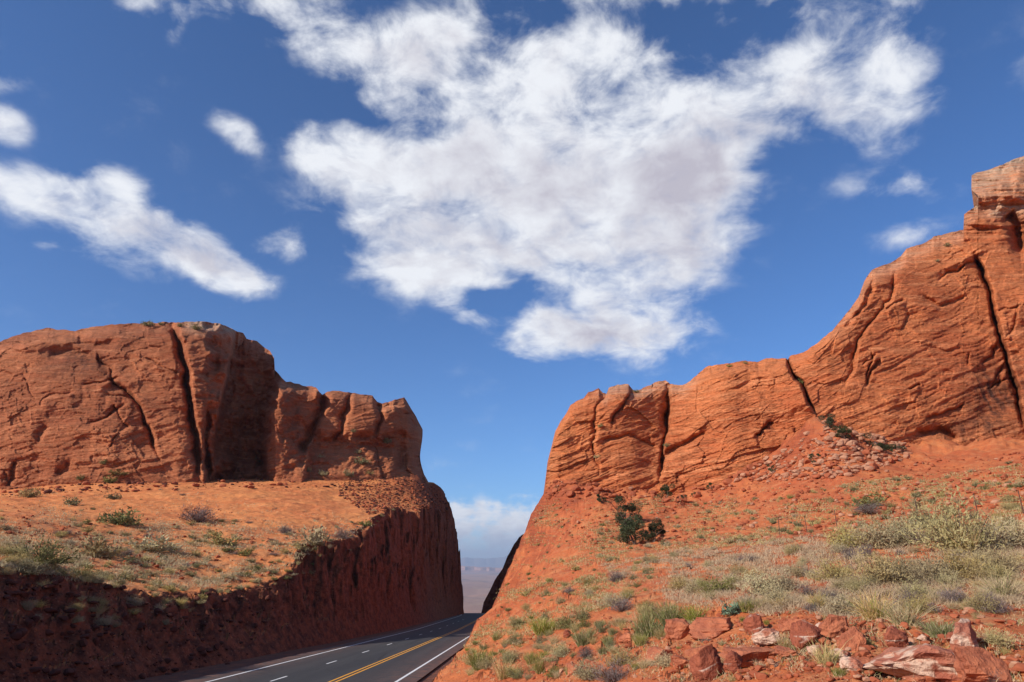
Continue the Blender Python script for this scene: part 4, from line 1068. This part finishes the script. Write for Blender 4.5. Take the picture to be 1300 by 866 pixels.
# ------------------------------------------------------------------ wire fence
fp = ground([1300, 1243, 1167, 1108, 1063, 1025, 990], [653, 660, 660, 663, 673, 677, 681])
fe = bpy.data.objects.new('wire_fence', None); COL.objects.link(fe); fe.location = Vector(fp[1]); tag(fe, 'old wire fence with rusty steel posts crossing the right hillside', 'fence')
bpy.context.view_layer.update()
tops = []
for i, q in enumerate(fp):
    if np.isnan(q[0]): continue
    q = q - fp[1]; ln = np.array([VR.normal() * .04, VR.normal() * .04, 0]); hgt = 1.45 * (1.1 if i == 1 else 1)
    a = tube(q + np.array([0, 0, -.3]), q + np.array([0, 0, hgt]) + ln, .032, .028, 5)
    V, F, _ = join([(a, 0)]); mesh_np('post', V, F, [M['post']], parent=fe); tops.append((q, ln, hgt))
for f in (.35, .62, .9):
    pr = []
    for (a, la, ha), (b, lb, hb) in zip(tops[:-1], tops[1:]):
        A0 = a + la * f + np.array([0, 0, ha * f]); B0 = b + lb * f + np.array([0, 0, hb * f]); Md = (A0 + B0) / 2 - np.array([0, 0, .05])
        pr += [(tube(A0, Md, .004, .004, 4), 0), (tube(Md, B0, .004, .004, 4), 0)]
    V, F, _ = join(pr); mesh_np('wire', V, F, [M['wire']], parent=fe)

# ------------------------------------------------------------------ world
SUN_DIR = Vector((-.71, -.46, .50)).normalized()
sun_el = math.asin(SUN_DIR.z); sun_az = math.atan2(SUN_DIR.x, SUN_DIR.y)
w = bpy.data.worlds.new('World'); SC.world = w; w.use_nodes = True
nt = NT(w.node_tree); bg = w.node_tree.nodes['Background']
sky = nt.add('ShaderNodeTexSky', sky_type='NISHITA', sun_disc=False)
sky.sun_elevation = sun_el; sky.sun_rotation = sun_az; sky.altitude = 1400; sky.air_density = 1.0; sky.dust_density = .25; sky.ozone_density = 2.5
# cloud cover as a function of world direction only
BL = [(620,255,190,105,0,1),(740,175,160,110,0,1),(490,232,110,60,-35,1),(408,192,44,34,-20,.8),(400,50,75,45,-30,.40),(500,95,110,55,-30,.48),(580,70,100,60,0,.55),(700,85,110,70,0,.66),(765,35,60,40,0,.5),(1070,45,80,36,20,.45),(850,130,110,75,0,1),(945,125,120,60,8,.95),
      (1050,115,110,52,8,.85),(1120,60,55,55,60,.5),(1120,140,60,45,0,.6),(550,315,95,55,0,1),(640,325,85,48,0,.9),(800,320,95,95,60,1),(745,405,110,52,5,1),(830,400,70,60,0,.85),(850,255,105,85,0,1),(690,430,55,28,20,.8),(590,393,38,18,-20,.8),
      (300,168,38,19,-40,.56),(1140,238,66,22,0,.48),(1148,297,48,18,15,.36),(1120,190,40,20,0,.22),(155,288,112,44,-22,1),(40,242,85,28,-12,.95),(145,234,40,26,-10,.85),(245,318,75,28,-30,.95),(300,350,48,26,-20,.95),(8,158,28,22,-40,.66),
      (275,360,26,12,0,.6),(360,315,36,20,15,.8),(60,312,18,8,0,.5),(180,3,48,16,-10,.75),(222,32,12,22,-20,.4),(0,105,30,14,0,.4),
      (625,668,75,30,0,.8),(575,668,36,30,0,.75),(668,660,40,26,10,.9),(620,697,150,16,0,.45),
      (320,-40,120,60,0,.8),(800,-50,200,60,0,.8),(-170,260,90,36,0,.9),(1500,80,150,60,0,.9),(1650,300,140,50,0,.9),(-350,380,160,50,0,.9),(980,25,80,45,0,.35)]
GREY = [(840,290,95,120,60,.62),(760,420,80,30,0,.7),(640,225,130,75,0,.45),(545,300,85,40,0,.55),(660,320,70,30,0,.5),(430,250,60,40,0,.35),(1000,150,95,42,0,.55),(200,297,95,28,-20,.95),(275,332,50,22,-25,.6),(900,195,85,60,0,.55),(500,75,70,40,0,.4),(625,692,130,22,0,.9)]
HOLES = [(430,128,40,16,-30,.35),(640,55,40,50,20,.55),(565,168,36,16,0,.6),(705,25,34,26,0,.5),(690,370,64,18,-28,.95),(632,384,52,20,0,.9),(800,20,70,22,0,.4),(885,60,34,46,20,.5),(600,100,26,30,0,.35),(660,240,34,14,-40,.35),(880,385,26,36,0,.4),(470,152,36,12,-20,.3),(1010,150,70,14,-10,.25)]
def blob_field(G, D, lst):
    tot = None
    for (bx, by, rx, ry, rot, wt) in lst:
        c = Vector(P(bx, by, 1.0)).normalized()
        e1 = Vector((1, 0, 0)); e1 = (e1 - c * e1.dot(c)).normalized(); e2 = e1.cross(c) * -1
        if e2.z < 0: e2 = -e2
        ca, sa = math.cos(R(rot)), math.sin(R(rot))
        a = e1 * ca + e2 * sa; b = e2 * ca - e1 * sa
        k = 1.12 / math.sqrt(1 + ((bx - 650) / FPX) ** 2 + ((by - 433) / FPX) ** 2)
        cx = G.add('ShaderNodeCombineXYZ')
        G.put(cx.inputs[0], G.vmath('DOT_PRODUCT', D, tuple(a * (FPX / rx / k)))); G.put(cx.inputs[1], G.vmath('DOT_PRODUCT', D, tuple(b * (FPX / ry / k))))
        f = G.mapr(G.vmath('LENGTH', cx.outputs[0]), 0.15, 1.35, wt, 0, smooth=True)
        tot = f if tot is None else G.math('ADD', tot, f)
    return tot
def cover_group(name, detail):
    g = bpy.data.node_groups.new(name, 'ShaderNodeTree')
    g.interface.new_socket('Direction', in_out='INPUT', socket_type='NodeSocketVector')
    g.interface.new_socket('Cover', in_out='OUTPUT', socket_type='NodeSocketFloat')
    g.interface.new_socket('Soft', in_out='OUTPUT', socket_type='NodeSocketFloat')
    G = NT(g); gi = g.nodes.new('NodeGroupInput'); go = g.nodes.new('NodeGroupOutput')
    D = G.vmath('NORMALIZE', gi.outputs[0])
    raw = blob_field(G, D, BL)
    tot = G.math('MINIMUM', raw, 1.05)
    tot = G.math('SUBTRACT', tot, blob_field(G, D, HOLES))
    sep = G.add('ShaderNodeSeparateXYZ'); G.put(sep.inputs[0], D)
    inv = G.math('DIVIDE', 1.0, G.math('ADD', G.math('MAXIMUM', sep.outputs[2], 0), .35))
    flat = G.vmath('SCALE', D, scale=inv)
    n1 = G.math('MULTIPLY', G.math('SUBTRACT', G.noise(flat, 4.4, 5, .55, .2), .5), 1.9)
    amp = G.mapr(sep.outputs[2], .48, .66, 1.0, 1.55)
    fade = G.mapr(raw, 0, .35, .40, 1.0)
    behind = G.math('MULTIPLY', G.mapr(sep.outputs[1], .15, -.15), .2)
    n2n = G.math('SUBTRACT', G.noise(flat, 12.0, 8, .61, .3), .5)
    n2 = G.math('MULTIPLY', n2n, 2.0)
    n3 = G.math('MULTIPLY', G.math('SUBTRACT', G.noise(D, 30, 6, .6), .5), G.mapr(sep.outputs[2], .06, .22, 3.4, .3))
    nn = G.math('MULTIPLY', G.math('ADD', G.math('ADD', n1, n2), n3), G.math('MULTIPLY', fade, amp))
    cov = G.math('ADD', G.math('ADD', tot, nn), behind)
    G.put(go.inputs[0], cov)
    # grey undersides of the thicker banks, and small billows lit from the sun's side
    base = blob_field(G, D, GREY)
    bil = G.math('SUBTRACT', n2n, G.math('SUBTRACT', G.noise(G.vmath('ADD', flat, (-.030, -.012, .022)), 12.0, 5, .55, .3), .5))
    sh = G.math('ADD', G.math('MULTIPLY', base, G.mapr(n1, -.5, .5, .55, 1.25)), G.math('MULTIPLY', bil, -1.6))
    sh = G.math('ADD', sh, G.math('MULTIPLY', n1, .25))
    G.put(go.inputs[1], G.math('MULTIPLY', sh, G.mapr(cov, .25, 1.1, 0, 1), clamp=True))
    return g
gA = cover_group('cloud_cover', True)
tcd = nt.add('ShaderNodeTexCoord').outputs['Generated']
nA = nt.add('ShaderNodeGroup'); nA.node_tree = gA; nt.put(nA.inputs[0], tcd)
c0 = nA.outputs['Cover']
alpha = nt.mapr(c0, .06, 1.25, 0, 1, smooth=True)
shade = nA.outputs['Soft']
ccol = nt.mix(shade, (.88, .90, .94), (.53, .505, .575))
CLOUD_GAIN = nt.vmath('SCALE', ccol, scale=9.0)
sepw = nt.add('ShaderNodeSeparateXYZ'); nt.put(sepw.inputs[0], tcd)
skyc = nt.mix(1.0, sky.outputs[0], (.54, .85, 1.21), 'MULTIPLY')
alpha = nt.math('MULTIPLY', alpha, nt.mapr(sepw.outputs[2], .0, .05, .45, 1))
fin = nt.mix(nt.math('MULTIPLY', alpha, .96), skyc, CLOUD_GAIN)
nt.l.new(fin, bg.inputs['Color']); bg.inputs['Strength'].default_value = .10
w.cycles.sampling_method = 'MANUAL'; w.cycles.sample_map_resolution = 512

sun = bpy.data.lights.new('sun', 'SUN'); sun.energy = 5.0; sun.angle = R(.53); sun.color = (1.0, .93, .83)
so = bpy.data.objects.new('sun', sun); COL.objects.link(so); so.rotation_euler = (-SUN_DIR).to_track_quat('-Z', 'Y').to_euler()

# ------------------------------------------------------------------ haze
def box(x0, x1, y0, y1, z0, z1):
    V = np.array([(x, y, z) for z in (z0, z1) for y in (y0, y1) for x in (x0, x1)], float)
    F = np.array([(0,2,3,1),(4,5,7,6),(0,1,5,4),(2,6,7,3),(0,4,6,2),(1,3,7,5)])
    return V, F
hm = bpy.data.materials.new('haze_air'); hm.use_nodes = True; hn = hm.node_tree
hn.nodes.remove(hn.nodes['Principled BSDF']); pv = hn.nodes.new('ShaderNodeVolumePrincipled')
pv.inputs['Color'].default_value = (.72, .82, 1, 1); pv.inputs['Density'].default_value = 4.2e-5; pv.inputs['Anisotropy'].default_value = .2
hn.links.new(pv.outputs[0], hn.nodes['Material Output'].inputs['Volume'])
HV, HF = box(-61000, 61000, -61000, 61000, -420, 900)
tag(mesh_np('haze', HV, HF, [hm]), kind='stuff')

# ------------------------------------------------------------------ camera, colour
cam = bpy.data.cameras.new('camera'); cam.sensor_width = 36; cam.lens = 36 * FPX / 1300; cam.clip_end = 200000; cam.clip_start = .1
co = bpy.data.objects.new('camera', cam); COL.objects.link(co); co.location = (0, 0, 0); co.rotation_euler = (R(90) + PITCH, 0, 0)
SC.camera = co
SC.cycles.max_bounces = 6; SC.cycles.diffuse_bounces = 2; SC.cycles.volume_bounces = 0; SC.cycles.transparent_max_bounces = 4
SC.view_settings.view_transform = 'Standard'; SC.view_settings.look = 'None'; SC.view_settings.exposure = .22; SC.view_settings.gamma = 1
